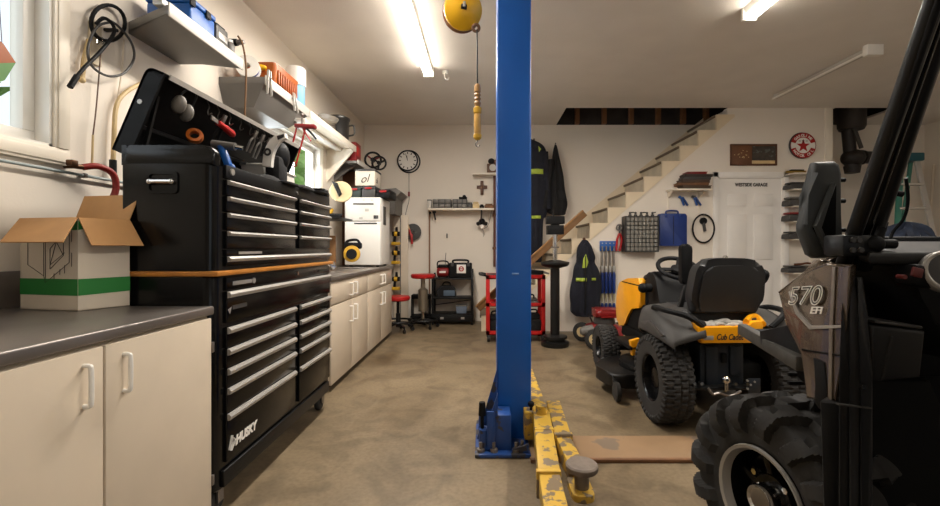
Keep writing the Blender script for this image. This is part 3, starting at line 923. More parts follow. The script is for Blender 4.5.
MB().bx(-1.475, -1.465, 3.60, 3.76, 2.09, 2.17, .003).build('flange', greyl, t)
# cartridge gun
t = thing('cartridge_gun', 'red skeleton cartridge gun hanging above the tool chest', 'cartridge gun', P(300, 145, 3.1))
g = lambda px, py: P(px, py, 3.15)
for dx in (0, 6):
    m = MB().tube(spline([g(297 + dx * 1.5, 126), g(293 + dx * 1.5, 142), g(287.5 + dx * 1.6, 160), g(287 + dx * 1.7, 163)], 5), .0062, 8)
    m.build('frame_rail', red, t)
MB().torus(g(292, 163), (.3, .5, .8), .034, .005).build('front_ring', red, t)
MB().bar(g(295, 126), g(316, 127), .03, .05, (0, 1, 0), .01).build('body', redd, t)
MB().tube(spline([g(306, 128), g(311, 133), g(316, 139)], 5), .008, 8).build('trigger', blkm, t)
MB().tube(spline([g(303, 128), g(306, 134), g(311, 141)], 5), .007, 8).build('grip', red, t)
MB().cyl(g(302, 112), g(302, 128), .006).sph(g(302, 115), .014).build('push_rod', steel, t)
# cord hanging down in front of the chest
t = thing('rope', 'brown cord hanging from nearest shelf down into tool chest', 'cord', P(245, 165, 2.6))
MB().tube(spline([P(238, 36, 2.62), P(243, 46, 2.62), P(246, 70, 2.62), P(245, 110, 2.62), P(244, 140, 2.62), P(243, 168, 2.62)], 6), .0055, 8).build('cord', M('brown_rope', (108, 78, 50), .9), t)
MB().sph(P(243, 168, 2.62), .012).build('knot', M('rope_knot', (96, 66, 42), .9), t)
# pot etc. on the cream shelf
t = thing('stock_pot', 'big dark enamel stock pot with lid on the cream shelf', 'pot', (-1.64, 4.95, 2.27))
MB().lathe([(.10, 0), (.125, .01), (.13, .25), (.137, .26), (.137, .268)], (-1.645, 4.93, 2.272)).build('pot_body', M('dark_enamel', (44, 42, 40), .3), t)
MB().lathe([(.14, 0), (.14, .014), (.11, .03), (.03, .045), (.001, .046)], (-1.645, 4.93, 2.54)).build('lid', MATS['dark_enamel'], t)
MB().tube(spline([(-1.515, 4.93, 2.47), (-1.46, 4.93, 2.47), (-1.455, 4.93, 2.38), (-1.515, 4.93, 2.36)], 6), .010, 8).build('handle', greyd, t)
t = thing('steel_bowl', 'shiny steel bowl leaning by the stock pot', 'bowl', (-1.6, 4.62, 2.27))
MB().lathe([(.001, 0), (.05, .004), (.09, .035), (.105, .075), (.10, .075), (.085, .035), (.045, .01), (.001, .008)], (-1.64, 4.60, 2.40), (.35, -.45, .85)).build('bowl', alu, t)
MB().lathe([(.09, 0), (.085, .13), (.001, .13)], (-1.65, 4.62, 2.272)).build('stand', steel, t)
t = thing('red_tin', 'red tin on shelf end beyond the stock pot', 'tin', (-1.58, 5.35, 2.13))
MB().bx(-1.68, -1.51, 5.2, 5.40, 2.131, 2.36, .01).build('tin_body', redd, t)
MB().bx(-1.52, -1.505, 5.22, 5.38, 2.2, 2.31, .004).build('label_plate', red, t)
def pulley(label, c, r, mt):
    t = thing('pulley', label, 'pulley', (c.x, c.y, c.z - r), 0, 'pulleys on the corner shelf')
    MB().torus(c, (.25, -1, .1), r, r * .14, 28, 8).build('rim', blkm, t)
    for k in range(3):
        a = k * 2 * PI / 3 + .4
        MB().bar(c, c + Vector((math.cos(a), .0, math.sin(a))) * r, .022, .022, (0, 1, 0)).build('spoke', mt, t)
    MB().cyl(c + Vector((0, -.03, 0)), c + Vector((0, .03, 0)), r * .28).build('hub', blkm, t)
pulley('dark red spoked pulley at end of corner shelf', P(373, 160, 6.0), .105, redd)
pulley('black spoked pulley leaning at right of the red one', P(379, 163, 5.9), .09, blkm)

# ================================================================== FAR COUNTER
FY0, FY1 = 3.36, 5.6
for i, (a_, b_, lab) in enumerate([(3.36, 4.44, 'cream double door base cabinet next to the tool cabinet'), (4.44, 5.59, 'cream double door base cabinet under the white fridge')]):
    t = thing('base_cabinet', lab, 'cabinet', (-1.5, (a_ + b_) / 2, 0), 0, 'base cabinets of the far counter')
    MB().bx(XL + .003, -1.19, a_, b_ - .004, .06, .845).build('cabinet_body', cream, t)
    MB().bx(XL, -1.23, a_, b_ - .01, 0, .06).build('toe_kick', blkd, t)
    mid = (a_ + b_) / 2
    for s, (y0, y1) in ((1, (a_ + .008, mid - .004)), (-1, (mid + .004, b_ - .012))):
        d = MB().bx(-1.19, -1.17, y0, y1, .05, .655, .003).build('door', cream, t)
        hy = y1 - .06 if s > 0 else y0 + .06
        MB().tube(spline([(-1.17, hy, .60), (-1.142, hy, .60), (-1.138, hy, .59), (-1.138, hy, .48), (-1.142, hy, .47), (-1.17, hy, .47)], 4), .006, 8).build('handle', white, d)
        d = MB().bx(-1.19, -1.17, y0, y1, .667, .835, .003).build('drawer', cream, t)
        MB().tube(spline([(-1.17, hy, .80), (-1.142, hy, .80), (-1.138, hy, .79), (-1.138, hy, .71), (-1.142, hy, .70), (-1.17, hy, .70)], 4), .006, 8).build('handle', white, d)
t = thing('worktop', 'grey steel worktop under the fridge, on far base cabinets', 'worktop', (-1.5, 4.4, .85))
MB().bx(XL, -1.16, 3.34, FY1, .85, .885, .006, 3).build('slab', steel, t)
t = thing('fridge', 'white fridge with magnets standing on the far counter', 'fridge', (-1.4, 5.35, .885))
fx0, fx1, fy0, fy1, fz0, fz1 = -1.61, -1.195, 5.08, 5.58, .905, 1.69
MB().bx(fx0, fx1, fy0 + .05, fy1, fz0, fz1, .012, 3).build('cabinet', white, t)
d = MB().bx(fx0, fx1, fy0, fy0 + .046, fz1 - .275, fz1, .012, 3).build('freezer_door', white, t)
MB().bx(fx0 + .10, fx1 - .08, fy0 - .006, fy0 + .002, fz1 - .085, fz1 - .068, .003).build('grip_slot', greyd, d)
d = MB().bx(fx0, fx1, fy0, fy0 + .046, fz0, fz1 - .281, .012, 3).build('fridge_door', white, t)
MB().bx(fx0 + .11, fx1 - .04, fy0 - .006, fy0 + .002, fz1 - .31, fz1 - .292, .003).build('grip_slot', greyd, d)
for (px, py, r) in [(361, 218, .02), (376, 217, .028), (367, 210, .022), (372, 200, .008), (364, 200, .008)]:
    q = P(px, py, fy0); MB().bx(q.x - r, q.x + r, fy0 - .006, fy0 + .001, q.z - r * .7, q.z + r * .7, .003).build('magnet', greyd if r > .025 else greyl, t)
MB().bx(fx1 - .001, fx1 + .003, 5.22, 5.36, 1.38, 1.60, .001).build('poster', greyd, t)
for x in (fx0 + .05, fx1 - .05):
    for y in (fy0 + .08, fy1 - .06): MB().cyl((x, y, .885), (x, y, .907), .018).build('foot', blkp, t)
# on top of the fridge
t = thing('storage_box', 'white carton with dark script on its side, on toolboxes over fridge', 'box', (-1.4, 5.2, 1.83))
MB().bx(-1.50, -1.27, 5.12, 5.42, 1.832, 2.01, .004).build('carton', cardw, t)
MB().bx(-1.505, -1.265, 5.115, 5.425, 2.0, 2.025, .003).build('lid', greyd, t)
text('ol', .13, (-1.44, 5.1185, 1.86), (1, 0, .15), (0, 0, 1), ink, t, 'script', shear=.3)
text('ol', .1, (-1.2685, 5.18, 1.87), (0, 1, 0), (0, 0, 1), ink, t, 'script')
for (x0, x1, z1, mt, lab) in [(-1.60, -1.44, 1.815, M('dark_green_plastic', (34, 48, 44), .5), 'dark green toolbox on left of the fridge top'), (-1.43, -1.27, 1.828, greyd, 'dark grey toolbox with red handle, middle of fridge top'), (-1.26, -1.10, 1.79, blkp, 'black toolbox overhanging right edge of fridge top')]:
    t = thing('toolbox', lab, 'toolbox', ((x0 + x1) / 2, 5.3, 1.69), 0, 'toolboxes on the fridge')
    MB().bx(x0, x1, 5.14, 5.5, 1.692, z1 - .03, .008).build('box_body', mt, t)
    MB().bx(x0 - .003, x1 + .003, 5.135, 5.505, z1 - .03, z1, .008).build('lid', mt, t)
    MB().bx(x0 + .04, x1 - .04, 5.125, 5.14, z1 - .035, z1 - .015, .003).build('handle', red, t)
# round tan disc, tall brown board, board beside fridge, tools on far counter
t = thing('round_disc', 'round tan disc with a dark lever hung on wall left of fridge', 'disc', P(342, 205, 4.85))
c0 = P(341, 192, 4.8)
MB().lathe([(.001, .0), (.11, .0), (.118, .012), (.112, .028), (.02, .034), (.001, .034)], c0, (.35, -1, .1)).build('disc', M('cream_disc', (208, 186, 142), .5, var=.06), t)
MB().cyl(c0, c0 + Vector((-.1, .28, 0)), .014).build('arm', blkm, t)
MB().prism([c0 + Vector((-.08, -.05, .11)), c0 + Vector((-.02, -.05, .09)), c0 + Vector((.03, -.05, -.03)), c0 + Vector((.0, -.05, -.06))], (0, -.02, 0), .004).build('lever', blkm, t)
t = thing('wall_cabinet', 'tall dark brown open cabinet in corner behind the fridge', 'cabinet', (-1.62, 5.9, .9))
MB().bx(XL, -1.60, 5.62, 6.3, .3, 2.08, .003).build('cabinet_body', woodd, t)
MB().bx(-1.60, -1.44, 5.66, 5.68, 1.55, 2.08, .003).build('side_panel', greyl, t)
t = thing('wood_offcut', 'upright plywood offcut standing on the far counter', 'board', (-1.68, 4.8, .885))
MB().box((-1.60, 4.62, 1.06), (.085, .03, .35), .1, .003).build('board', woodp, t)
t = thing('small_wall_shelf', 'small black shelf with pliers on it above the far counter', 'shelf', (-1.7, 4.6, 1.25))
q = P(341, 219, 4.55)
MB().bx(XL, q.x + .06, 4.3, 4.75, q.z - .012, q.z + .008, .002).build('board', blkm, t)
MB().prism([(XL, 4.4, q.z - .012), (XL + .15, 4.4, q.z - .012), (XL, 4.4, q.z - .14)], (0, .02, 0)).build('bracket', blkm, t)
t = thing('hand_tool', 'black handled tool with yellow cap lying on small black shelf', 'tool', (q.x, 4.5, q.z + .02))
MB().cyl((q.x - .1, 4.45, q.z + .035), (q.x + .03, 4.5, q.z + .03), .022, .018).build('body', blkp, t)
MB().cyl((q.x - .08, 4.46, q.z + .05), (q.x - .06, 4.465, q.z + .10), .018).build('yellow_cap', yelt, t)
t = thing('circular_saw', 'yellow and black circular saw standing on the far counter', 'saw', P(350, 262, 4.7))
c0 = P(351, 255, 4.7)
MB().lathe([(.001, 0), (.085, 0), (.09, .02), (.085, .05), (.03, .055), (.001, .055)], c0 + Vector((0, .03, .01)), (.3, -1, .1)).build('guard', yelt, t)
MB().lathe([(.001, 0), (.055, 0), (.055, .012), (.02, .012), (.001, .012)], c0 + Vector((.015, -.03, .01)), (.3, -1, .1)).build('blade_cover', blkp, t)
MB().box(c0 + Vector((.0, .07, .10)), (.19, .09, .07), .2, .02).build('motor', blkp, t)
MB().tube(spline([c0 + Vector((-.08, .05, .10)), c0 + Vector((-.05, .05, .15)), c0 + Vector((.05, .05, .16)), c0 + Vector((.09, .05, .10))], 6), .014, 8).build('handle', blkp, t)
MB().box((c0.x, c0.y + .03, .892), (.26, .12, .012), .2, .003).build('base_plate', steel, t)
t = thing('chrome_lamp', 'small chrome work lamp lying on the far counter beside saw', 'lamp', P(341, 265, 4.3))
c0 = Vector((-1.50, 4.25, .932))
MB().lathe([(.001, 0), (.025, 0), (.03, .05), (.046, .09), (.046, .1), (.04, .1), (.001, .07)], c0 + Vector((-.04, 0, 0)), (.9, -.4, .05)).build('reflector', chrome, t)
MB().cyl(c0 + Vector((-.14, .04, 0)), c0 + Vector((-.04, 0, 0)), .024).build('body', blkp, t)
MB().bx(c0.x - .10, c0.x - .04, c0.y - .02, c0.y + .05, .886, .91, .004).build('foot', blkp, t)

# ================================================================== STAIRCASE
STR = thing('staircase', 'cream wooden staircase climbing to the right along the back wall', 'staircase', (2.4, 6.2, 0))
RUN, RISE = .2123, .1855
# nose of every step lies on a line through the photographed corners
NX = P(589.7, 223, YS); K0 = 6
n0x, n0z = NX.x, NX.z
k0 = int(n0z / RISE)
RISE = n0z / k0
RUN = RISE / SL
NST = int((XT - n0x) / RUN) + k0
treadm = M('worn_tread', (112, 96, 76), .6, var=.15)
riserm = M('riser_paint', (204, 190, 166), .65, var=.12)
strm = M('cream_stringer', (222, 204, 174), .5, var=.03)
for k in range(1, NST + 1):
    x = n0x + (k - k0) * RUN
    z = k * RISE
    if z > ZC + .12: break
    MB().bx(x - .02, x + RUN + .01, YS + .02, YB, z - .03, z, .004).build('tread', treadm, STR)
    MB().bx(x + RUN * 0, x + .018, YS + .02, YB, max(z - RISE, 0), z - .03).build('riser', riserm, STR)
    KT = k
pts = []
for k in range(1, KT + 1):
    x = n0x + (k - k0) * RUN
    pts += [(x, YS - .012, (k - 1) * RISE), (x, YS - .012, k * RISE)]
xe = n0x + (KT - k0) * RUN + RUN
zlast = KT * RISE
pts += [(xe, YS - .012, zlast)]
dz = .0
pts += [(xe, YS - .012, (xe - X0s) * SL), (X0s + 0.0, YS - .012, 0.0)]
MB().prism(pts, (0, .034, 0)).build('stringer', strm, STR)
# skirting board on the wall behind the steps
b0 = (n0x + (1 - k0) * RUN, RISE)
m = MB()
xa, xb = n0x + (1 - k0) * RUN, xe
m.prism([(xa, YB - .02, 0), (xb, YB - .02, zlast - .1), (xb, YB - .02, zlast + .20), (xa, YB - .02, RISE + .14)], (0, .018, 0)).build('skirting_board', strm, STR)
t = thing('handrail', 'pine handrail plank leaning along the lowest stairs', 'handrail', P(540, 260, 5.7))
p0, p1 = P(478, 309, 5.76), P(585, 213, 5.76)
up = Vector((-(p1 - p0).z, 0, (p1 - p0).x)).normalized()
MB().bar(p0, p1, .035, .085, up, .006).build('rail', woodp, t)
MB().bar(p0 + up * .045 + Vector((0, .0, 0)), p1 + up * .045, .075, .018, up, .004).build('cap', M('honey_pine', (158, 114, 64), .45, var=.15), t)
for f in (.35, .92):
    q = p0.lerp(p1, f); MB().cyl(q + Vector((0, .02, -.03)), q + Vector((0, .08, -.05)), .012).build('bracket', blkm, t)

# ================================================================== BACK WALL, left part
yw = YB - .002
def BW(px, py, o=0.0): return P(px, py, YB - o)
c0 = BW(407.5, 160.5, .03)
t = thing('wall_clock', 'round black rimmed wall clock on the back wall', 'clock', c0)
MB().lathe([(.001, 0), (.150, 0), (.158, .012), (.158, .03), (.140, .034), (.138, .022), (.001, .022)], c0 + Vector((0, .028, 0)), (0, -1, 0), 40).build('case', blkm, t)
MB().lathe([(.001, 0), (.137, 0), (.137, .002), (.001, .002)], c0 + Vector((0, .006, 0)), (0, -1, 0), 40).build('dial', white, t)
MB().torus(c0 + Vector((.018, .02, -.012)), (0, 1, 0), .165, .010, 36, 6).build('cable_loop', blkp, t)
m = MB()
for k in range(12):
    a = k * PI / 6
    d = Vector((math.sin(a), 0, math.cos(a)))
    m.bar(c0 + d * .10 + Vector((0, .003, 0)), c0 + d * .128 + Vector((0, .003, 0)), .014, .002, (0, 1, 0))
m.build('hour_marks', ink, t)
MB().bar(c0, c0 + Vector((-.012, 0, .075)), .009, .002, (0, 1, 0)).build('hour_hand', ink, t)
MB().bar(c0 + Vector((0, -.003, 0)), c0 + Vector((-.03, -.003, .105)), .006, .002, (0, 1, 0)).build('minute_hand', ink, t)
t = thing('hanging_cord', 'thin cord with red plug hanging below the clock', 'cord', BW(408, 215, .03))
MB().tube(spline([BW(409, 172, .02), BW(409, 185, .03), BW(409, 200, .03), BW(407, 208, .03), BW(405, 217, .03)], 5), .004, 6).build('cord', greyd, t)
q = BW(409, 194, .03); MB().bx(q.x - .014, q.x + .014, q.y - .014, q.y + .014, q.z - .035, q.z + .035, .005).build('red_plug', redd, t)
# discs with red handled pliers
c0 = BW(413, 232, .04)
t = thing('abrasive_disc', 'dark round abrasive disc hung on back wall below the cord', 'disc', c0)
MB().lathe([(.02, 0), (.125, 0), (.125, .012), (.02, .016)], c0, (0, -1, 0), 32, True).build('disc', greyd, t)
MB().cyl(c0 + Vector((0, .04, 0)), c0 + Vector((0, -.03, 0)), .012).build('peg', steel, t)
t = thing('pliers', 'red handled pliers hanging in front of the dark disc', 'pliers', BW(409, 244, .08))
for s in (-1, 1):
    MB().tube(spline([BW(408 + s * 1, 229, .08), BW(408 + s * 3.5, 237, .08), BW(408 + s * 4, 244, .08)], 5), .018, 8).build('grip', red, t)
MB().prism([BW(405.5, 230, .07), BW(410.5, 230, .07), BW(408.5, 224, .07), BW(407, 224, .07)], (0, -.025, 0), .004).build('jaw', tan, t)
# board with cordless drills right of the fridge
t = thing('drill_board', 'tall pale board leaning on back wall right of fridge', 'board', (-1.2, 6.5, 0))
b0, b1 = P(393.5, 215, 6.5), P(408, 320, 6.5)
MB().bx(b0.x, b1.x, 6.5, 6.53, .02, b0.z, .003).build('board', cream, t)
MB().bx(P(400, 0, 6.5).x, P(401, 0, 6.5).x, 6.492, 6.5, .02, b0.z).build('groove', greym, t)
for i, (py, lab) in enumerate([(228, 'top'), (247, 'middle'), (273, 'lowest')]):
    c0 = P(396.5, py + 8, 6.38)
    t = thing('cordless_drill', '%s of three yellow cordless drills hanging beside the fridge' % lab, 'drill', c0, 0, 'cordless drills hung beside the fridge')
    MB().cyl(c0 + Vector((-.06, 0, .03)), c0 + Vector((.045, 0, .03)), .034).build('motor_body', blkp, t)
    MB().cyl(c0 + Vector((-.03, 0, .03)), c0 + Vector((.015, 0, .03)), .038).build('yellow_housing', yelt, t)
    MB().cyl(c0 + Vector((.0, 0, .05)), c0 + Vector((0.0, 0, .13)), .024, .016).build('chuck', blkp, t)
    MB().bar(c0 + Vector((-.02, 0, .03)), c0 + Vector((-.03, 0, -.09)), .035, .04, (0, 1, 0), .01).build('grip', blkp, t)
    MB().bx(c0.x - .07, c0.x + .05, c0.y - .04, c0.y + .04, c0.z - .13, c0.z - .085, .008).build('battery', yelt, t)
    MB().bx(c0.x - .02, c0.x + .0, c0.y + .03, 6.5, c0.z + .02, c0.z + .04).build('hanger', steel, t)
t = thing('grey_hood', 'grey sheet metal duct piece behind the fridge top', 'duct', P(394, 200, 6.2))
a_ = P(386, 192, 6.1); b_ = P(401, 196, 6.1)
MB().prism([P(385, 189, 6.1), P(396, 188, 6.1), P(401, 192, 6.1), P(398, 195, 6.1), P(395, 197, 6.1), P(395, 214, 6.1), P(388, 214, 6.1)], (0, .535, 0), .004).build('duct', greym, t)
# main back wall shelf with bins
def slab(name, label, px0, px1, py, d, grp=None, mt=None):
    q0, q1 = P(px0, py, YB - d), P(px1, py, YB - d)
    t = thing(name, label, 'shelf', ((q0.x + q1.x) / 2, YB - d / 2, q0.z - .03), 0, grp)
    MB().bx(q0.x, q1.x, YB - d, YB - .002, q0.z - .028, q0.z, .003).build('board', mt or trimm, t)
    return t, q0, q1
t, q0, q1 = slab('wall_shelf', 'long white wall shelf holding small grey bins on back wall', 428, 494, 208, .22)
ZSH = q0.z
for x in (q0.x + .04, q1.x - .08):
    MB().prism([(x, YB - .01, ZSH - .03), (x, YB - .19, ZSH - .03), (x, YB - .01, ZSH - .17)], (.012, 0, 0)).build('bracket', cream, t)
def bins(lab, px0, px1, py0, cols, mt=greym):
    a0, a1 = P(px0, py0, YB - .19), P(px1, 208, YB - .19)
    t = thing('drawer_bins', lab, 'organizer', ((a0.x + a1.x) / 2, YB - .1, ZSH), 0, 'parts organizers on the long shelf')
    MB().bx(a0.x, a1.x, YB - .18, YB - .01, ZSH + .001, a0.z, .004).build('frame', greyd, t)
    n = 2; wv = (a1.x - a0.x) / cols; hv = (a0.z - ZSH) / n
    for i in range(cols):
        for j in range(n):
            MB().bx(a0.x + i * wv + .008, a0.x + (i + 1) * wv - .008, YB - .195, YB - .17, ZSH + j * hv + .008, ZSH + (j + 1) * hv - .006, .004).build('bin', mt, t)
bins('grey organizer with six bins at left end of long shelf', 432.5, 451, 199, 3)
bins('grey organizer with six bins in middle of long shelf', 452.5, 467, 199, 3)
a0 = P(429.5, 208, YB - .15)
t = thing('metal_tin', 'small pale tin standing at the left end of long shelf', 'tin', (a0.x, a0.y, ZSH))
MB().bx(a0.x - .03, a0.x + .03, YB - .18, YB - .1, ZSH + .001, ZSH + .12, .006).build('tin_body', greyl, t)
MB().bx(a0.x - .032, a0.x + .032, YB - .182, YB - .098, ZSH + .11, ZSH + .13, .004).build('lid', greym, t)
for i, (px, wv, hv, mt, lab) in enumerate([(463, .10, .0, blkp, 'x'), (470, .09, .09, greyd, 'dark grey tape reel box right of the bins'), (476, .10, .10, tan, 'tan canvas pouch in right half of the long shelf'), (482, .07, .06, blkp, 'black plastic case above hanging respirator on long shelf'), (489, .13, .07, brown, 'brown wooden box at right end of the long shelf')]):
    if i == 0:
        q = P(463, 199, YB - .12)
        t = thing('tape_gun', 'black tape gun lying on top of the middle organizer', 'tape gun', (q.x, q.y, q.z))
        MB().bx(q.x - .06, q.x + .06, q.y - .03, q.y + .03, P(463, 199, YB - .19).z + .001, q.z + .03, .008).build('body', blkp, t)
        MB().cyl((q.x + .02, q.y - .03, q.z + .03), (q.x + .02, q.y + .03, q.z + .03), .028).build('wheel', blkp, t)
        continue
    q = P(px, 208, YB - .11)
    t = thing('shelf_item', lab, 'box', (q.x, q.y, ZSH))
    t.name = ['', 'reel_box', 'canvas_pouch', 'plastic_case', 'wooden_box'][i]; OFF[t.name] = Vector(t.location)
    MB().bx(q.x - wv / 2, q.x + wv / 2, q.y - .05, q.y + .05, ZSH + .001, ZSH + hv * .7, .008).build('body', mt, t)
    MB().bx(q.x - wv / 2 + .01, q.x + wv / 2 - .015, q.y - .045, q.y + .045, ZSH + hv * .7, ZSH + hv, .008).build('lid', mt, t)
# things hanging under it
q = BW(434, 213, .1)
t = thing('hammer', 'small dark hammer hanging at left end under the long shelf', 'hammer', BW(434, 220, .1))
MB().bar(BW(429, 213, .1), BW(436, 212, .1), .03, .035, (0, 1, 0), .006).build('head', blkm, t)
MB().bar(BW(434, 212, .1), BW(435.5, 220, .1), .022, .03, (0, 1, 0), .006).build('handle', blkp, t)
MB().cyl(BW(433, 213, .12), BW(433, 210, .0), .005).build('peg', steel, t)
t = thing('respirator', 'black and white respirator mask hanging under long shelf', 'mask', BW(482, 236, .1))
MB().tube(spline([BW(481.5, 207, .2), BW(481.5, 215, .15), BW(480.5, 222, .1)], 5), .012, 6).build('strap', greyd, t)
c0 = BW(482, 222, .1)
MB().sph(c0, (.05, .045, .055)).build('face_piece', blkp, t)
for s in (-1, 1): MB().cyl(c0 + Vector((s * .035, -.01, -.015)), c0 + Vector((s * .065, -.04, -.03)), .028).build('filter', greyf, t)
MB().lathe([(.025, 0), (.032, .015), (.026, .03), (.001, .03)], c0 + Vector((0, -.02, -.07)), (0, -1, 0)).build('valve', white, t)
MB().tube(spline([c0 + Vector((.03, 0, -.1)), c0 + Vector((.09, 0, -.05)), c0 + Vector((.13, 0, .1)), c0 + Vector((.14, .02, .2))], 5), .003, 6).build('cord', greyd, t)
MB().tube(spline([c0 + Vector((0, 0, -.1)), c0 + Vector((.03, 0, -.16)), c0 + Vector((.02, 0, -.22))], 5), .003, 6).build('cord', greyd, t)
t = thing('pole', 'thin brown pole standing between long shelf and red stool', 'pole', BW(430, 300, .08))
q = BW(429.5, 0, .05)
MB().cyl((q.x, q.y, .02), (q.x, q.y, BW(0, 210, .05).z), .011).build('pole', M('copper_brown', (130, 92, 64), .5, var=.1), t)
t = thing('wall_pipe', 'dark red vertical pipe on back wall left of blue post', 'pipe', BW(495, 280, .03))
q = BW(494.5, 0, .04)
MB().cyl((q.x, q.y, .82), (q.x, q.y, BW(0, 174, .04).z), .018).build('pipe', M('oxide_red', (92, 48, 36), .55, var=.2), t)
for z in (1.1, 1.6): MB().bx(q.x - .03, q.x + .03, q.y - .02, YB, z - .02, z + .02, .004).build('clamp', brown, t)
t = thing('wall_peg', 'short black peg in the bare back wall below organizer bins', 'peg', BW(447, 236))
MB().bar(BW(447, 233.5, .02), BW(447, 238, .02), .016, .03, (0, 1, 0), .004).build('peg', blkm, t)
# cross
c0 = BW(482, 187.5, .012)
t = thing('wooden_cross', 'small dark wooden cross on back wall between two shelves', 'cross', c0)
MB().prism([c0 + Vector((x, .01, z)) for x, z in [(-.022, .10), (.022, .10), (.022, .028), (.078, .028), (.078, -.02), (.022, -.02), (.022, -.11), (-.022, -.11), (-.022, -.02), (-.078, -.02), (-.078, .028), (-.022, .028)]], (0, -.022, 0), .004).build('cross', woodd, t)
MB().sph(c0 + Vector((0, -.012, .005)), .016).build('boss', brown, t)
t, q0, q1 = slab('wall_shelf', 'short white shelf high on back wall left of blue post', 472.5, 499, 172.5, .18)
q = P(492, 172.5, YB - .1)
t = thing('mantel_clock', 'small brown mantel clock with pale dial on short high shelf', 'clock', (q.x, q.y, q0.z))
MB().bx(q.x - .075, q.x + .075, q.y - .04, q.y + .04, q0.z + .001, q0.z + .14, .01).build('case', woodd, t)
MB().lathe([(.001, 0), (.05, 0), (.05, .006), (.001, .006)], (q.x + .01, q.y - .04, q0.z + .08), (0, -1, 0)).build('dial', greyl, t)
MB().sph((q.x - .01, q.y, q0.z + .18), (.05, .04, .045)).build('crest', blkm, t)
MB().sph((q.x + .05, q.y, q0.z + .17), (.03, .03, .035)).build('finial', brown, t)

# ================================================================== STOOLS
def stool(lab, x, y, zs, r, steelb):
    t = thing('stool', lab, 'stool', (x, y, 0), 0, 'red topped workshop stools')
    MB().lathe([(.001, zs - .06), (r - .02, zs - .06), (r, zs - .045), (r + .004, zs - .015), (r - .01, zs), (.001, zs + .006)], (x, y, 0)).build('seat', redp, t)
    if steelb:
        MB().lathe([(.02, .1), (.02, .22), (.066, .23), (.068, .52), (.05, .54), (.03, .55), (.03, zs - .06)], (x, y, 0)).build('column', M('brushed_steel', (150, 140, 122), .35, .8), t)
    else:
        MB().lathe([(.028, .06), (.028, .24), (.02, .24), (.02, zs - .06)], (x, y, 0)).build('column', blkm, t)
    MB().torus((x, y, .115 if steelb else .14), (0, 0, 1), r + .035, .013).build('foot_ring', blkm, t)
    for k in range(5):
        a = k * 2 * PI / 5 + .3
        d = Vector((math.cos(a), math.sin(a), 0))
        c_ = Vector((x, y, 0))
        l = MB().bar(c_ + Vector((0, 0, .12)), c_ + d * (r + .04) + Vector((0, 0, .075)), .03, .025, (0, 0, 1), .005).build('leg', blkm, t)
        e = c_ + d * (r + .04)
        MB().cyl(e + Vector((-d.y * .012, d.x * .012, .024)), e + Vector((d.y * .012, -d.x * .012, .024)), .024).cyl(e + Vector((0, 0, .02)), e + Vector((0, 0, .075)), .008).build('caster', blkm, l)
stool('taller red topped stool with fat steel column in front of black rack', P(423, 0, 6.1).x, 6.1, P(0, 274, 6.1).z, .165, True)
stool('lower red topped stool half hidden by the far cabinets', P(398, 0, 5.82).x, 5.82, P(0, 296, 5.82).z, .155, False)

# ================================================================== BLACK RACK
RK = thing('shelf_rack', 'black metal shelf rack by the back wall holding tool cases', 'rack', (P(452, 0, 6.35).x, 6.4, 0))
rx0, rx1 = P(431.5, 0, 6.3).x, P(473, 0, 6.3).x
ry0, ry1 = 6.3, 6.6
rz = [P(0, 278, 6.3).z, P(0, 297.5, 6.3).z, P(0, 314, 6.3).z]
for i, z in enumerate(rz):
    s = MB().bx(rx0, rx1, ry0, ry1, z - .022, z, .003).build('shelf', blkm, RK)
MB().bx(rx0, rx1, ry0 - .004, ry0 + .012, rz[2] - .11, rz[2] - .022, .003).build('apron', blkm, RK)
for f in (.25, .75):
    x = rx0 + (rx1 - rx0) * f
    MB().bx(x - .025, x + .025, ry0 - .008, ry0 - .002, rz[2] - .075, rz[2] - .045, .002).build('label_plate', silver, RK)
for x in (rx0, rx1 - .03):
    for y in (ry0, ry1 - .03):
        MB().bx(x, x + .03, y, y + .03, 0, rz[0] + (.06 if x == rx0 else .12), .003).build('leg', blkm, RK)
MB().bar((rx0 + .015, ry1 - .01, .25), (rx1 - .015, ry1 - .01, .33), .01, .02, (0, 1, 0)).build('brace', blkm, RK)
def RP(px, py): return P(px, py, 6.38)
a0, a1 = RP(449, 260), RP(472, 278)
t = thing('tool_case', 'black plastic tool case with white sticker on the black rack', 'case', ((a0.x + a1.x) / 2, 6.4, rz[0]))
MB().bx(a0.x, a1.x, 6.33, 6.48, rz[0] + .001, a0.z - .04, .016, 3).build('case_body', blkp, t)
MB().tube(spline([(a0.x + .06, 6.4, a0.z - .045), (a0.x + .07, 6.4, a0.z - .005), (a1.x - .07, 6.4, a0.z - .005), (a1.x - .06, 6.4, a0.z - .045)], 5), .014, 8).build('handle', blkp, t)
st_ = MB().bx(RP(457, 0).x, RP(466, 0).x, 6.326, 6.332, RP(0, 273).z, RP(0, 264.5).z, .001).build('sticker', white, t)
c_ = (RP(461.5, 0).x, 6.326, RP(0, 268.7).z)
MB().lathe([(.022, 0), (.038, 0), (.038, .002), (.022, .002)], c_, (0, -1, 0), 20, True).build('red_logo', red, st_)
MB().bx(c_[0] - .03, c_[0] + .03, 6.323, 6.325, c_[2] - .006, c_[2] + .008).build('logo_bar', red, st_)
for x in (a0.x + .05, a1.x - .05): MB().bx(x - .02, x + .02, 6.32, 6.335, a0.z - .09, a0.z - .04, .003).build('latch', greyd, t)
a0, a1 = RP(436, 267), RP(450, 279)
t = thing('air_compressor', 'small red and black air compressor on top of the black rack', 'compressor', ((a0.x + a1.x) / 2, 6.42, rz[0]))
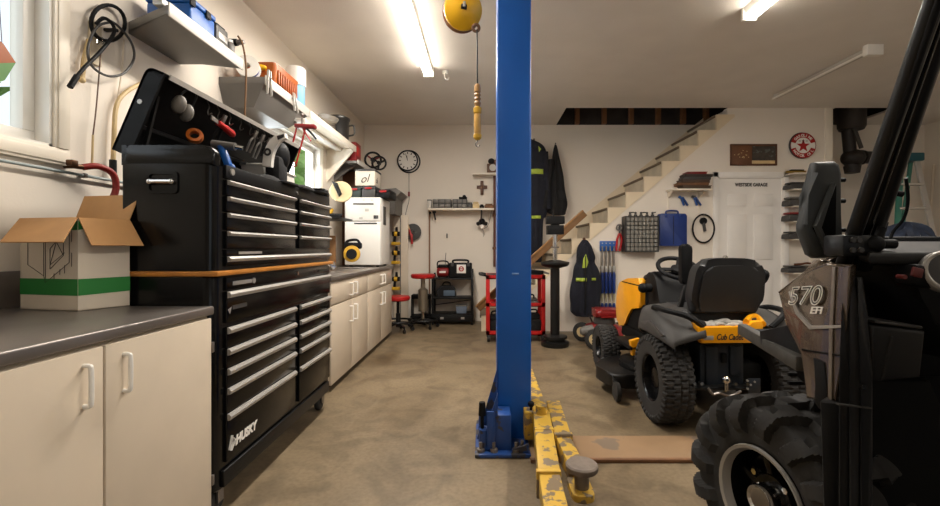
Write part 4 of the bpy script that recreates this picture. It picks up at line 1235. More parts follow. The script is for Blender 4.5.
MB().lathe([(.001, 0), (.06, .01), (.075, .04), (.075, .15), (.06, .18), (.001, .19)], (a0.x + .005, 6.42, rz[0] + .08), (1, 0, 0)).build('tank', redd, t)
MB().bx(a0.x + .03, a1.x - .03, 6.37, 6.47, rz[0] + .14, rz[0] + .19, .015).build('motor_cover', blkp, t)
MB().tube(spline([(a0.x + .02, 6.4, rz[0] + .14), (a0.x + .03, 6.4, rz[0] + .23), (a1.x - .04, 6.4, rz[0] + .23), (a1.x - .02, 6.4, rz[0] + .14)], 5), .010, 8).build('handle', blkp, t)
for x in (a0.x + .04, a1.x - .04): MB().bx(x - .012, x + .012, 6.37, 6.47, rz[0] + .001, rz[0] + .03, .003).build('foot', blkp, t)
MB().bx(a0.x + .05, a1.x - .06, 6.342, 6.346, rz[0] + .07, rz[0] + .095).build('name_strip', white, t)
MB().cyl((a0.x + .13, 6.42, rz[0] + .19), (a0.x + .14, 6.42, rz[0] + .36), .004).build('aerial', blkm, t)
a0, a1 = RP(437, 285), RP(456, 297)
t = thing('tool_bag', 'black tool bag with blue pocket on the middle rack shelf', 'bag', ((a0.x + a1.x) / 2, 6.42, rz[1]))
MB().prism([Vector((p.x, 6.33, p.y)) for p in rpoly([(a0.x, rz[1] + .002), (a1.x, rz[1] + .002), (a1.x - .01, rz[1] + .11), (a1.x - .07, rz[1] + .16), (a0.x + .05, rz[1] + .16), (a0.x, rz[1] + .10)], .02)], (0, .18, 0), .012).build('bag_body', blkc, t)
MB().bx(a0.x + .10, a1.x - .015, 6.322, 6.335, rz[1] + .02, rz[1] + .10, .006).build('pocket', M('slate_blue_cloth', (76, 92, 108), .7), t)
MB().tube(spline([(a0.x + .07, 6.42, rz[1] + .15), (a0.x + .1, 6.42, rz[1] + .205), (a1.x - .1, 6.42, rz[1] + .205), (a1.x - .08, 6.42, rz[1] + .15)], 5), .011, 8).build('handle', blkc, t)
a0, a1 = RP(456, 306), RP(467, 314)
t = thing('plastic_bin', 'small slate blue plastic bin on the lowest rack shelf', 'bin', ((a0.x + a1.x) / 2, 6.42, rz[2]))
MB().prism([(a0.x + .01, 6.34, rz[2] + .001), (a1.x - .01, 6.34, rz[2] + .001), (a1.x, 6.34, a0.z), (a0.x, 6.34, a0.z)], (0, .13, 0), .008).build('bin_body', M('slate_plastic', (104, 116, 132), .5), t)
MB().bx(a0.x - .006, a1.x + .006, 6.335, 6.475, a0.z, a0.z + .015, .004).build('rim', greym, t)
t = thing('low_black_bin', 'low black bin standing behind the taller red stool', 'bin', (P(418, 0, 6.4).x, 6.45, 0))
MB().bx(P(410.5, 0, 6.4).x, P(430.5, 0, 6.4).x, 6.36, 6.6, 0.002, .12, .01).build('bin_body', blkp, t)
MB().bx(P(411, 0, 6.4).x, P(430, 0, 6.4).x, 6.40, 6.58, .36, .42, .01).build('upper_tray', blkp, t)
for px in (411.5, 429): MB().bx(P(px, 0, 6.4).x - .01, P(px, 0, 6.4).x + .01, 6.42, 6.56, .12, .36).build('upright', blkm, t)

# beige blocks by the foot of the stairs are the stairs themselves; red cart in front
CT = thing('tool_cart', 'red tool cart with three trays standing behind blue post', 'cart', (P(515, 0, 5.2).x, 5.3, 0))
cx0, cx1, cy0, cy1 = P(486, 0, 5.15).x, P(545.5, 0, 5.15).x, 5.15, 5.56
zt, zm, zb = P(0, 275, 5.15).z, P(0, 303, 5.15).z, P(0, 331, 5.15).z
for nm, z, hh in (('top_tray', zt, .05), ('middle_tray', zm, .045), ('bottom_tray', zb, .05)):
    m = MB().bx(cx0, cx1, cy0, cy1, z - hh, z - hh + .012)
    m.bx(cx0, cx1, cy0, cy0 + .012, z - hh, z).bx(cx0, cx1, cy1 - .012, cy1, z - hh, z).bx(cx0, cx0 + .012, cy0, cy1, z - hh, z).bx(cx1 - .012, cx1, cy0, cy1, z - hh, z)
    m.build(nm, red, CT)
for x in (cx0, cx1 - .045):
    for y in (cy0, cy1 - .045): MB().bx(x, x + .045, y, y + .045, zb - .05, zt, .004).build('upright', red, CT)
for x in (cx0 + .03, cx1 - .03):
    for y in (cy0 + .04, cy1 - .04):
        MB().cyl((x - .015, y, .05), (x + .015, y, .05), .05).bx(x - .022, x + .022, y - .02, y + .02, .06, zb - .045).build('caster', rub, CT)
MB().tube(spline([(cx0, cy0 + .05, zt - .01), (cx0 - .07, cy0 + .05, zt + .005), (cx0 - .07, cy1 - .05, zt + .005), (cx0, cy1 - .05, zt - .01)], 5), .013, 8).build('push_handle', blkm, CT)
MB().bx(cx0 + .015, cx1 - .015, cy0 + .015, cy1 - .015, zt - .036, zt - .004).build('rubber_mat', rub, CT)
def lump(name, lab, cat, x, y, z, s, mt):
    t = thing(name, lab, cat, (x, y, z))
    MB().bx(x - s[0] / 2, x + s[0] / 2, y - s[1] / 2, y + s[1] / 2, z + .001, z + s[2] * .7, .02, 3).build('case_body', mt, t)
    MB().bx(x - s[0] / 2.3, x + s[0] / 2.3, y - s[1] / 2.3, y + s[1] / 2.3, z + s[2] * .7, z + s[2], .02, 3).build('lid', mt, t)
    MB().tube(spline([(x - s[0] / 4, y, z + s[2]), (x - s[0] / 5, y, z + s[2] + .04), (x + s[0] / 5, y, z + s[2] + .04), (x + s[0] / 4, y, z + s[2])], 4), .009, 6).build('handle', blkp, t)
lump('tool_pouch', 'black rounded tool pouch on left of red cart bottom tray', 'pouch', P(495, 0, 5.3).x, 5.34, zb - .038, (.16, .2, .2), blkc)
lump('tool_pouch', 'black rounded tool pouch on right of red cart bottom tray', 'pouch', P(534, 0, 5.3).x, 5.34, zb - .038, (.16, .2, .22), blkc)
lump('parts_case', 'low dark parts case on middle tray of red cart', 'case', P(530, 0, 5.3).x, 5.33, zm - .033, (.2, .2, .07), greyd)
q = P(541, 268, 5.3)
t = thing('bench_scraper', 'dark hand scraper with pale blade lying on red cart top', 'scraper', (q.x, 5.3, zt))
MB().bar((q.x - .12, 5.3, zt + .03), (q.x + .03, 5.3, zt + .02), .05, .025, (0, 1, 0), .006).build('handle', blkp, t)
MB().prism([(q.x + .03, 5.28, zt + .01), (q.x + .09, 5.28, zt - .003), (q.x + .10, 5.28, zt + .015), (q.x + .03, 5.28, zt + .04)], (0, .05, 0)).build('blade', greym, t)

# ================================================================== TRANSMISSION JACK (black column with chrome ram)
JX, JY = P(555, 0, 4.97).x, 4.97
def JZ(py): return P(0, py, JY).z
t = thing('transmission_jack', 'black upright transmission jack with chrome ram beside red cart', 'jack', (JX, JY, 0))
MB().lathe([(.001, 0), (.15, 0), (.155, .01), (.155, .05), (.11, .06), (.11, .085), (.135, .09), (.135, .115), (.06, .13), (.001, .13)], (JX, JY, .0), (0, 0, 1), 32).build('base', blkm, t)
MB().lathe([(.052, .12), (.052, JZ(266)), (.001, JZ(266))], (JX, JY, 0)).build('column', blkm, t)
MB().lathe([(.06, JZ(268)), (.14, JZ(266)), (.16, JZ(264)), (.16, JZ(262)), (.05, JZ(260)), (.001, JZ(260))], (JX, JY, 0)).build('collar', blkm, t)
MB().cyl((JX, JY, JZ(262)), (JX, JY, JZ(233)), .026).build('ram', chrome, t)
MB().cyl((JX, JY, JZ(248)), (JX, JY, JZ(246.5)), .045).build('ring', steel, t)
for (z0, z1, w_) in ((JZ(234.5), JZ(225.5), .092), (JZ(224), JZ(216.5), .10)):
    MB().prism([Vector((p.x, p.y, z0)) for p in rpoly([(JX - w_, JY - .08), (JX + w_, JY - .08), (JX + w_, JY + .08), (JX - w_, JY + .08)], .03)], (0, 0, z1 - z0), .008).build('head_block', blkp, t)
MB().cyl((JX, JY, JZ(226)), (JX, JY, JZ(223)), .05).cyl((JX - .02, JY, JZ(216.5)), (JX - .02, JY, JZ(210)), .008).build('neck', blkm, t)

# ================================================================== CLOTHES
def garment(name, lab, cat, rows, mt, y, parentY=None, seed=1, depth=.07, bands=(), grp=None):
    """rows: (px_left, px_right, py) outline in the plane y; builds a folded hanging garment"""
    r = random.Random(seed)
    ph = [r.uniform(0, 6.28) for _ in range(6)]
    t = thing(name, lab, cat, P((rows[-1][0] + rows[-1][1]) / 2, rows[-1][2], y), 0, grp)
    rw = spline([Vector(a) for a in rows], 5)
    rings = []; N = 44
    for i, q in enumerate(rw):
        xl, xr = P(q.x, q.z, y).x, P(q.y, q.z, y).x
        z = P(0, q.z, y).z
        cx_, hw = (xl + xr) / 2, max((xr - xl) / 2, .004)
        f = min(1, i / (len(rw) * .25))
        dp = min(depth, hw * .8)
        ring = []
        for k in range(N):
            a = 2 * PI * k / N
            fold = 1 + f * (.10 * math.sin(5 * a + ph[0] + i * .03) + .09 * math.sin(9 * a + ph[1] - i * .05) + .05 * math.sin(14 * a + ph[2] + i * .12))
            ring.append((cx_ + hw * math.cos(a) * (1 + .05 * math.sin(i * .55 + ph[3] + (1.7 if math.cos(a) > 0 else 0))), y + dp * math.sin(a) * fold - .0, z))
        rings.append(ring)
    MB().rings(rings).build('cloth', mt, t, ang=60)
    for (pl_, pr_, pa, pb) in bands:
        m = MB()
        rowsb = []
        for pz in (pa, (pa + pb) / 2, pb):
            # follow the cloth at that height
            i = min(range(len(rw)), key=lambda j: abs(rw[j].z - pz))
            q = rw[i]
            xl, xr = P(q.x, q.z, y).x, P(q.y, q.z, y).x
            cx_, hw = (xl + xr) / 2, (xr - xl) / 2
            dp = min(depth, hw * .8); line = []
            for k in range(9):
                x = P(pl_ + (pr_ - pl_) * k / 8, 0, y).x
                cs = max(-.98, min(.98, (x - cx_) / hw))
                a = -math.acos(cs)
                fold = 1 + (.10 * math.sin(5 * a + ph[0] + i * .03) + .09 * math.sin(9 * a + ph[1] - i * .05) + .05 * math.sin(14 * a + ph[2] + i * .12))
                line.append((x, y + dp * math.sin(a) * fold - .008, P(0, pz, y).z))
            rowsb.append(line)
        o = m.sheet(rowsb).build('reflective_band', hivis, t)
        o.modifiers.new('s', 'SOLIDIFY').thickness = .004
    return t
t = garment('coverall', 'navy coverall with lime bands hanging right behind blue post', 'coverall', [(524, 531, 139), (526, 544, 147), (522, 548, 165), (521, 549, 190), (524, 547, 215), (528, 543, 222), (528, 542, 258), (529, 541, 262)], navy, 6.45, seed=3, depth=.08, bands=[(529, 542.5, 170, 175), (531, 540, 216, 219)])
MB().prism([P(533, 147, 6.36), P(538, 142, 6.36), P(542, 148, 6.36), P(539, 152, 6.36)], (0, .02, 0), .003).build('collar', navy, t)
MB().prism([P(538.5, 146, 6.35), P(541, 149, 6.35), P(539, 152, 6.35)], (0, .01, 0)).build('lime_lining', hivis, t)
m = MB()
m.rings([[Vector((P(546 + o_ + 3.2 * math.cos(a), 0, 6.42).x, 6.42 + .05 * math.sin(a), P(0, py, 6.42).z)) for a in [2 * PI * k / 16 for k in range(16)]] for o_, py in ((-1, 152), (0, 170), (1.5, 190), (2.5, 205), (2.6, 209))]).build('sleeve', navy, t, ang=60)
MB().cyl(P(534, 140, 6.5), P(534, 139, YB - .003), .012).build('coat_peg', woodd, t)
t = garment('work_jacket', 'black work jacket hanging on back wall above transmission jack', 'jacket', [(554.5, 556.5, 145), (553, 558.5, 152), (551, 561, 165), (548, 564, 180), (547, 566, 195), (545, 567, 206), (548, 566, 213), (552, 564, 215)], blkc, 6.48, seed=5, depth=.08)
MB().rings([[Vector((P(548 + o_ + 3.0 * math.cos(a), 0, 6.45).x, 6.42 + .05 * math.sin(a), P(0, py, 6.45).z)) for a in [2 * PI * k / 16 for k in range(16)]] for o_, py in ((3, 160), (1, 175), (-.8, 190), (-3, 203), (-4, 209))]).build('sleeve', blkc, t, ang=60)
MB().prism([P(558, 190, 6.39), P(565, 192, 6.39), P(565.5, 200, 6.39), P(558, 199, 6.39)], (0, .02, 0), .004).build('pocket', blkc, t)
MB().tube(spline([P(555, 145, 6.45), P(555.5, 143, 6.5), P(556, 144, YB)], 4), .006, 6).build('hanger_loop', blkm, t)
t = garment('hooded_coat', 'navy hooded coat with lime tape hanging on wall under stairs', 'coat', [(582, 587, 240), (578, 592, 247), (576, 595, 256), (576.5, 594.5, 262), (573, 599, 270), (571, 601, 285), (570, 601, 300), (570, 599, 310), (576, 594, 316)], navy, 5.69, seed=9, depth=.085, bands=[(575, 585, 277.5, 281), (590, 594.5, 277.5, 280)])
MB().prism([P(583.5, 259, 5.59), P(586, 254, 5.59), P(588.5, 262, 5.59), P(586.5, 268, 5.59), P(582.5, 268, 5.59)], (0, .03, 0), .004).build('lime_lining', hivis, t)
MB().prism([Vector((p.x, 5.615, p.y)) for p in rpoly([P(576.5, 262, 5.61).xz, P(585, 242, 5.61).xz, P(594.5, 262, 5.61).xz, P(590, 258, 5.61).xz, P(585, 250, 5.61).xz, P(580, 258, 5.61).xz], .03)], (0, .05, 0), .01).build('hood', navy, t)
MB().bar(P(585.5, 256, 5.592), P(585.5, 314, 5.592), .012, .008, (0, 1, 0)).build('zip', blkm, t)
MB().cyl(P(585, 240, 5.70), P(585, 240, YS), .012).sph(P(584, 239, 5.69), .02).build('coat_peg', woodd, t)

# ================================================================== WALL UNDER THE STAIRS
yo = YS - .002
def SP(px, py, o=0.0): return P(px, py, YS - o)
t = thing('tool_rack', 'blue wall plate holding four blue handled bar clamps', 'rack', SP(608, 310, .04))
a0, a1 = SP(600, 241, .02), SP(616, 251, .02)
MB().bx(a0.x, a1.x, YS - .025, YS - .001, a1.z, a0.z, .004).build('plate', bluep, t)
for i in range(4): MB().cyl((a0.x + .03 + i * .05, YS - .03, a0.z - .03), (a0.x + .03 + i * .05, YS - .02, a0.z - .03), .008).build('screw', silver, t)
for i in range(4):
    x = SP(602.5 + i * 3.9, 0, .05).x
    l = thing('bar_clamp', ['leftmost of four blue handled bar clamps on wall rack', 'second blue handled bar clamp from left on wall rack', 'third blue handled bar clamp from left on wall rack', 'rightmost of four blue handled bar clamps on wall rack'][i], 'clamp', (x, YS - .05, SP(0, 310, .05).z), 0, 'bar clamps on the blue rack')
    MB().bx(x - .008, x + .008, YS - .05, YS - .03, SP(0, 296, 0).z, SP(0, 246, 0).z).build('bar', steel, l)
    MB().bx(x - .018, x + .018, YS - .06, YS - .026, SP(0, 272, 0).z, SP(0, 266, 0).z, .004).build('sliding_jaw', silver, l)
    MB().lathe([(.012, 0), (.022, .03), (.022, .26), (.016, .29)], (x, YS - .04, SP(0, 294, 0).z)).build('handle', blued, l)
    MB().prism([(x - .012, YS - .055, SP(0, 293, 0).z), (x + .012, YS - .055, SP(0, 293, 0).z), (x + .002, YS - .055, SP(0, 302, 0).z), (x - .002, YS - .055, SP(0, 302, 0).z)], (0, .025, 0)).build('tip', M('pale_steel%d' % i, (176, 166, 130), .4, .5), l)
    MB().lathe([(.018, 0), (.022, .06), (.014, .11)], (x, YS - .04, SP(0, 311, 0).z)).build('end_cap', blued, l)
c0 = SP(619.5, 227.5, .03)
t = thing('tin_snips', 'red handled tin snips hanging beside the parts organizer', 'snips', SP(620, 252, .03))
MB().torus(c0, (0, 1, 0), .038, .010, 24, 6).build('ring', steel, t)
MB().bar(c0 + Vector((0, 0, .04)), c0 + Vector((0, 0, -.10)), .02, .012, (0, 1, 0)).build('blade', greyd, t)
for s in (-1, 1): MB().tube(spline([c0 + Vector((0, 0, -.08)), c0 + Vector((s * .03, 0, -.16)), c0 + Vector((s * .02 - .02, 0, -.31))], 5), .015, 8).build('grip', red, t)
MB().cyl(c0 + Vector((0, .03, .03)), c0 + Vector((0, -.01, .03)), .006).build('peg', steel, t)
# parts organizer
a0, a1 = SP(625.5, 216, .16), SP(659, 252, .16)
t = thing('parts_organizer', 'grey many drawer parts organizer on wall under stairs', 'organizer', ((a0.x + a1.x) / 2, YS - .08, a1.z))
m = MB()
m.bx(a0.x, a1.x, YS - .02, YS - .001, a1.z, a0.z).bx(a0.x, a0.x + .012, YS - .16, YS - .02, a1.z, a0.z).bx(a1.x - .012, a1.x, YS - .16, YS - .02, a1.z, a0.z)
m.bx(a0.x, a1.x, YS - .16, YS - .02, a1.z, a1.z + .012).bx(a0.x, a1.x, YS - .16, YS - .02, a0.z - .012, a0.z)
m.build('frame', M('organizer_frame', (46, 45, 44), .5), t)
NC, NR = 8, 8
clr = M('smoky_drawer', (128, 124, 116), .35, var=.12, scale=30)
for i in range(NC):
    for j in range(NR):
        wv, hv = (a1.x - a0.x - .024) / NC, (a0.z - a1.z - .024) / NR
        x0, z0 = a0.x + .012 + i * wv, a1.z + .012 + j * hv
        MB().bx(x0 + .006, x0 + wv - .006, YS - .155, YS - .03, z0 + .006, z0 + hv - .006).build('drawer', clr, t)
for i, px in enumerate((630, 635.5, 641, 647, 652.5)):
    q = SP(px, 216, .1)
    tt = thing('spray_nozzle', ['leftmost small dark nozzle on top of parts organizer', 'second small dark nozzle from left on parts organizer', 'middle small dark nozzle on top of parts organizer', 'fourth small dark nozzle from left on parts organizer', 'rightmost small dark nozzle on top of parts organizer'][i], 'nozzle', (q.x, YS - .1, a0.z), 0, 'small nozzles on the organizer')
    MB().lathe([(.022, 0), (.022, .02), (.012, .025), (.016, .05), (.001, .06)], (q.x, YS - .1, a0.z + .0005), (0, 0, 1), 12).build('nozzle', greyd, tt)
    MB().cyl((q.x, YS - .1, a0.z + .045), (q.x + .04 * (-1) ** i, YS - .11, a0.z + .052), .007, None, 8).build('lever', blkm, tt)
# blue case
a0, a1 = SP(659.8, 213.5, .1), SP(687, 246, .1)
t = thing('drill_case', 'closed blue plastic case hung on wall right of organizer', 'case', ((a0.x + a1.x) / 2, YS - .05, a1.z))
pb = rpoly([(a0.x, a1.z), (a1.x, a1.z), (a1.x, a0.z), (a0.x, a0.z)], .03)
MB().prism([(p.x, YS - .055, p.y) for p in pb], (0, .053, 0), .008).build('back_shell', blued, t)
MB().prism([(p.x, YS - .10, p.y) for p in pb], (0, .042, 0), .012).build('front_shell', blued, t)
MB().tube(spline([(a0.x + .10, YS - .055, a0.z - .01), (a0.x + .11, YS - .055, a0.z + .035), (a1.x - .11, YS - .055, a0.z + .035), (a1.x - .10, YS - .055, a0.z - .01)], 5), .012, 8).build('handle', blued, t)
for px in (666, 680.5): MB().bx(SP(px, 0, .1).x - .018, SP(px, 0, .1).x + .018, YS - .108, YS - .098, a0.z - .05, a0.z - .005, .003).build('latch', M('latch_blue%d' % px, (20, 52, 120), .4), t)
MB().bx((a0.x + a1.x) / 2 - .004, (a0.x + a1.x) / 2 + .004, YS - .103, YS - .099, a1.z + .02, a0.z - .03).build('rib', navy, t)
# looped strap
c0 = SP(703.5, 228.5, .03)
t = thing('rubber_belt', 'black belt loop with plug hanging left of the white door', 'belt', SP(703, 243, .03))
MB().tube(spline([c0 + Vector((.142 * math.sin(a), 0, .185 * math.cos(a))) for a in [2 * PI * k / 14 for k in range(14)]], 4, True), .011, 8, True).build('loop', blkp, t)
MB().lathe([(.001, 0), (.045, 0), (.045, .03), (.001, .035)], c0 + Vector((-.0, .02, .10)), (0, -1, 0)).build('plug', blkp, t)
MB().bar(c0 + Vector((.0, .0, .08)), c0 + Vector((.02, 0, -.04)), .035, .03, (0, 1, 0), .008).build('plug_grip', greyd, t)
MB().cyl(c0 + Vector((0, .03, .18)), c0 + Vector((0, -.02, .18)), .007).build('peg', steel, t)
# shelf with stack of trays
a0, a1 = SP(672, 188.5, .2), SP(713, 188.5, .2)
t = thing('wall_shelf', 'white wall shelf under the stairs carrying brown tray stack', 'shelf', ((a0.x + a1.x) / 2, YS - .1, a0.z - .1))
MB().bx(a0.x, a1.x, YS - .2, YS - .001, a0.z - .02, a0.z, .003).build('board', trimm, t)
for x in (a0.x + .03, a1.x - .09): MB().bx(x, x + .012, YS - .012, YS - .001, a0.z - .30, a0.z - .02).prism([(x, YS - .01, a0.z - .02), (x, YS - .17, a0.z - .02), (x, YS - .01, a0.z - .10)], (.012, 0, 0)).build('bracket', trimm, t)
zc = a0.z
laid = ['lowest', 'second', 'third', 'fourth', 'fifth', 'topmost']
for i, (pa, pb_, h_, mt) in enumerate([(682, 710, .045, M('sooty_steel', (82, 66, 52), .6, .3, var=.2)), (678, 708, .035, brown), (681, 709, .04, M('dark_rust', (74, 56, 44), .7, var=.3)), (683, 710, .035, greyd), (684, 712, .035, M('dusty_black', (58, 50, 44), .7)), (687, 706, .03, redd)]):
    x0, x1 = SP(pa, 0, .15).x, SP(pb_, 0, .15).x
    t = thing('saw_tray', '%s of the stacked dark trays on shelf left of door' % laid[i], 'tray', ((x0 + x1) / 2, YS - .1, zc), 0, 'trays stacked on the shelf under the stairs')
    MB().box(((x0 + x1) / 2, YS - .1, zc + h_ * .4 + .0005), (x1 - x0, .16, h_ * .8), (-1) ** i * .04, .006).build('tray', mt, t)
    MB().box(((x0 + x1) / 2, YS - .1, zc + h_ * .88), (x1 - x0 + .012, .172, h_ * .2), (-1) ** i * .04, .003).build('rim', mt, t)
    zc += h_
for (px0, px1, lab) in [(677, 688, 'left one of two small blue clamps under tray shelf'), (689, 702, 'right one of two small blue clamps under tray shelf')]:
    q = SP((px0 + px1) / 2, 201, .03)
    t = thing('spring_clamp', lab, 'clamp', q, 0, 'small blue clamps on the wall')
    k = -1 if px0 == 677 else 1
    MB().bar(q + Vector((-.05, 0, .06)), q + Vector((.0, 0, .045 + .01 * k)), .03, .03, (0, 1, 0), .006).build('jaw', bluep if k < 0 else greyd, t)
    for s in (0, 1): MB().bar(q + Vector((-.02 + s * .02, 0, .05)), q + Vector((.02 + s * .05, 0, -.06)), .022, .03, (0, 1, 0), .006).build('handle', M('clamp_blue%d%d' % (px0, s), (26, 66, 128), .45), t)
    MB().cyl(q + Vector((-.02, .03, .05)), q + Vector((-.02, -.016, .05)), .007).build('pin', steel, t)
# plaque
a0, a1 = SP(730.5, 144, .02), SP(777, 165.5, .02)
t = thing('wall_plaque', 'brown wooden plaque with picture panel above the white door', 'plaque', ((a0.x + a1.x) / 2, YS - .01, a1.z))
MB().bx(a0.x, a1.x, YS - .02, YS - .001, a1.z, a0.z, .004).build('board', M('plaque_wood', (104, 66, 38), .5, var=.15), t)
for q_ in ((a0.x, a1.x, a0.z - .018, a0.z), (a0.x, a1.x, a1.z, a1.z + .018), (a0.x, a0.x + .018, a1.z, a0.z), (a1.x - .018, a1.x, a1.z, a0.z)):
    MB().bx(q_[0], q_[1], YS - .028, YS - .018, q_[2], q_[3], .003).build('frame_strip', woodd, t)
xm = SP(752, 0, .02).x
p_ = MB().bx(xm, a1.x - .02, YS - .024, YS - .018, a1.z + .07, a0.z - .03).build('picture_panel', M('dark_picture', (62, 54, 46), .6, var=.35, scale=18, wear=((86, 92, 84), .58, 14)), t)
MB().bx(xm, a1.x - .03, YS - .024, YS - .018, a1.z + .025, a1.z + .065).build('caption_strip', tan, t)
for i in range(14):
    MB().box((a0.x + .05 + RND.random() * .20, YS - .021, a1.z + .08 + RND.random() * .12), (.014, .002, .007), None).build('brass_tag', tan, t)
# round sign
c0 = SP(803, 145.5, .025)
t = thing('round_sign', 'round red and white star sign high on wall beside door', 'sign', c0)
MB().lathe([(.001, 0), (.17, 0), (.174, .008), (.168, .014), (.001, .014)], c0 + Vector((-.012, .012, 0)), (0, -1, 0), 40).build('back_plate', greyd, t)
MB().lathe([(.001, 0), (.168, 0), (.168, .003), (.001, .003)], c0, (0, -1, 0), 40).build('face', white, t)
def arc(r0, r1, a0_, a1_, y):
    n = 20
    return [c0 + Vector((r1 * math.cos(a0_ + (a1_ - a0_) * k / n), y, r1 * math.sin(a0_ + (a1_ - a0_) * k / n))) for k in range(n + 1)] + [c0 + Vector((r0 * math.cos(a1_ - (a1_ - a0_) * k / n), y, r0 * math.sin(a1_ - (a1_ - a0_) * k / n))) for k in range(n + 1)]
for (aa, bb) in ((.28, PI - .28), (PI + .28, 2 * PI - .28)):
    MB().prism(arc(.104, .164, aa, bb, -.004), (0, -.0012, 0)).build('red_band', red, t)
MB().torus(c0 + Vector((0, -.004, 0)), (0, 1, 0), .166, .004, 40, 6).build('rim', redd, t)
star = []
for k in range(10):
    r_ = .092 if k % 2 == 0 else .037
    a = PI / 2 + k * PI / 5
    star.append(c0 + Vector((r_ * math.cos(a), -.0045, r_ * math.sin(a) - .006)))
MB().prism(star, (0, -.0012, 0)).build('star', red, t)
text('T', .05, c0 + Vector((-.017, -.0065, .030)), (1, 0, 0), (0, 0, 1), ink, t, 'letter', bold=.002)
for s in (-1, 1): MB().bx(c0.x + s * .045 - .014, c0.x + s * .045 + .014, YS - .031, YS - .029, c0.z + .055, c0.z + .062).build('dash', ink, t)
for word, top in (('GASOLINE', True), ('MOTOR OIL', False)):
    for i, ch in enumerate(word):
        if ch == ' ': continue
        n = len(word)
        f = (i - (n - 1) / 2) * .255
        a = PI / 2 - f if top else -PI / 2 + f
        rr = Vector((math.cos(a), 0, math.sin(a)))
        tg = Vector((math.sin(a), 0, -math.cos(a))) if top else Vector((-math.sin(a), 0, math.cos(a)))
        base = c0 + rr * (.117 if top else .152) - tg * .015 + Vector((0, -.0062, 0))
        text(ch, .047, base, tg, rr if top else -rr, whit, t, 'letter', bold=.0015)
# small shelves right of the door
SHX0, SHX1 = SP(789, 0, .1).x, SP(819, 0, .1).x
t = thing('shelf_column', 'narrow column of six small cream shelves right of door', 'shelves', ((SHX0 + SHX1) / 2, YS - .1, .9))
for x in (SHX0 + .01,): MB().bx(x, x + .03, YS - .014, YS - .001, .72, SP(0, 168, 0).z, .003).build('standard', trimm, t)
MB().bx(SHX1 - .05, SHX1 - .02, YS - .014, YS - .001, .72, SP(0, 168, 0).z, .003).build('standard', trimm, t)
zs = [SP(0, y, .2).z for y in (172.5, 188.5, 205.5, 221, 239, 273)]
for z in zs: MB().bx(SHX0, SHX1, YS - .2, YS - .012, z - .014, z, .003).build('shelf', trimm, t)
wh = ['top', 'second', 'third', 'fourth', 'fifth', 'lowest']
def shelf_obj(i, lab, x0, x1, h_, mt, mt2, nm):
    t = thing(nm, lab, nm.replace('_', ' '), ((x0 + x1) / 2, YS - .1, zs[i]), 0, 'cases on the small shelves')
    pr = rpoly([(x0, zs[i] + .001), (x1, zs[i] + .001), (x1, zs[i] + h_), (x0 + .01, zs[i] + h_ * .75)], .015)
    MB().prism([(p.x, YS - .185, p.y) for p in pr], (0, .15, 0), .004).build('case_body', mt, t)
    MB().bx(x0 + .02, x1 - .01, YS - .188, YS - .05, zs[i] + h_ * .9, zs[i] + h_ * 1.15, .004).build('lid', mt2, t)
X = lambda px: SP(px, 0, .2).x
shelf_obj(1, 'dark curved case on second small shelf from top', X(791), X(815), .075, greyd, greyd, 'sander_case')
shelf_obj(2, 'grey curved case on third small shelf from top', X(790), X(815), .10, greyd, greym, 'sander_case')
shelf_obj(3, 'grey case with red top on fourth small shelf from top', X(789.5), X(815), .10, greyd, redd, 'sander_case')
shelf_obj(4, 'plain grey case on fifth small shelf from top', X(789.5), X(803), .085, greyd, greyd, 'sander_case')
shelf_obj(5, 'long grey case on lowest small shelf by the door', X(789), X(820), .08, greyd, greyd, 'sander_case')
t = thing('brass_level', 'brass and black level lying on top small shelf', 'level', (X(800), YS - .12, zs[0]))
MB().bx(X(789), X(808), YS - .17, YS - .13, zs[0] + .001, zs[0] + .03, .005).build('body', M('aged_brass', (140, 112, 50), .4, .5), t)
MB().bx(X(793), X(806), YS - .172, YS - .128, zs[0] + .03, zs[0] + .045, .004).build('grip', blkp, t)
t = thing('leather_strap', 'coiled brown leather strap on the lowest small shelf case', 'strap', (X(808), YS - .12, zs[5] + .092))
MB().tube(spline([(X(797), YS - .15, zs[5] + .106), (X(803), YS - .16, zs[5] + .112), (X(812), YS - .12, zs[5] + .122), (X(818), YS - .15, zs[5] + .108)], 5), .014, 8).build('strap', M('leather', (98, 54, 30), .6, var=.2), t)

# ================================================================== FLUE AND HEATER PIPES, LADDER, BACK RIGHT
fy = 6.05
def FP(px, py): return P(px, py, fy)
t = thing('flue', 'black flue pipes hanging from ceiling opening beyond the stair wall', 'flue', FP(852, 168))
fc = FP(851.5, 0).x
flm = M('flue_black', (40, 34, 30), .6, .2, var=.15)
MB().lathe([(.14, FP(0, 130).z), (.16, FP(0, 127).z), (.165, FP(0, 110).z), (.165, 3.3), (.001, 3.3)], (fc, fy, 0)).build('stack', flm, t)
MB().cyl((fc - .05, fy, FP(0, 130).z), (fc + .0, fy, FP(0, 168).z), .075).build('down_pipe', flm, t)
MB().bar((fc - .03, fy - .08, FP(0, 130).z), (fc + .05, fy - .1, FP(0, 150).z), .05, .02, (0, 1, 0)).build('lever', greyd, t)
MB().sph((fc + .02, fy, FP(0, 158).z), (.15, .13, .12)).build('elbow', flm, t)
MB().cyl((fc + .02, fy, FP(0, 157).z), (fc + .35, fy + .1, FP(0, 156).z), .085).build('side_pipe', flm, t)
MB().cyl((fc + .15, fy + .03, FP(0, 157).z), (fc + .18, fy + .04, FP(0, 157).z), .10).build('pipe_band', flm, t)
MB().cyl((fc + .01, fy, FP(0, 166).z), (fc + .01, fy, FP(0, 173).z), .10, .085).build('cap', flm, t)
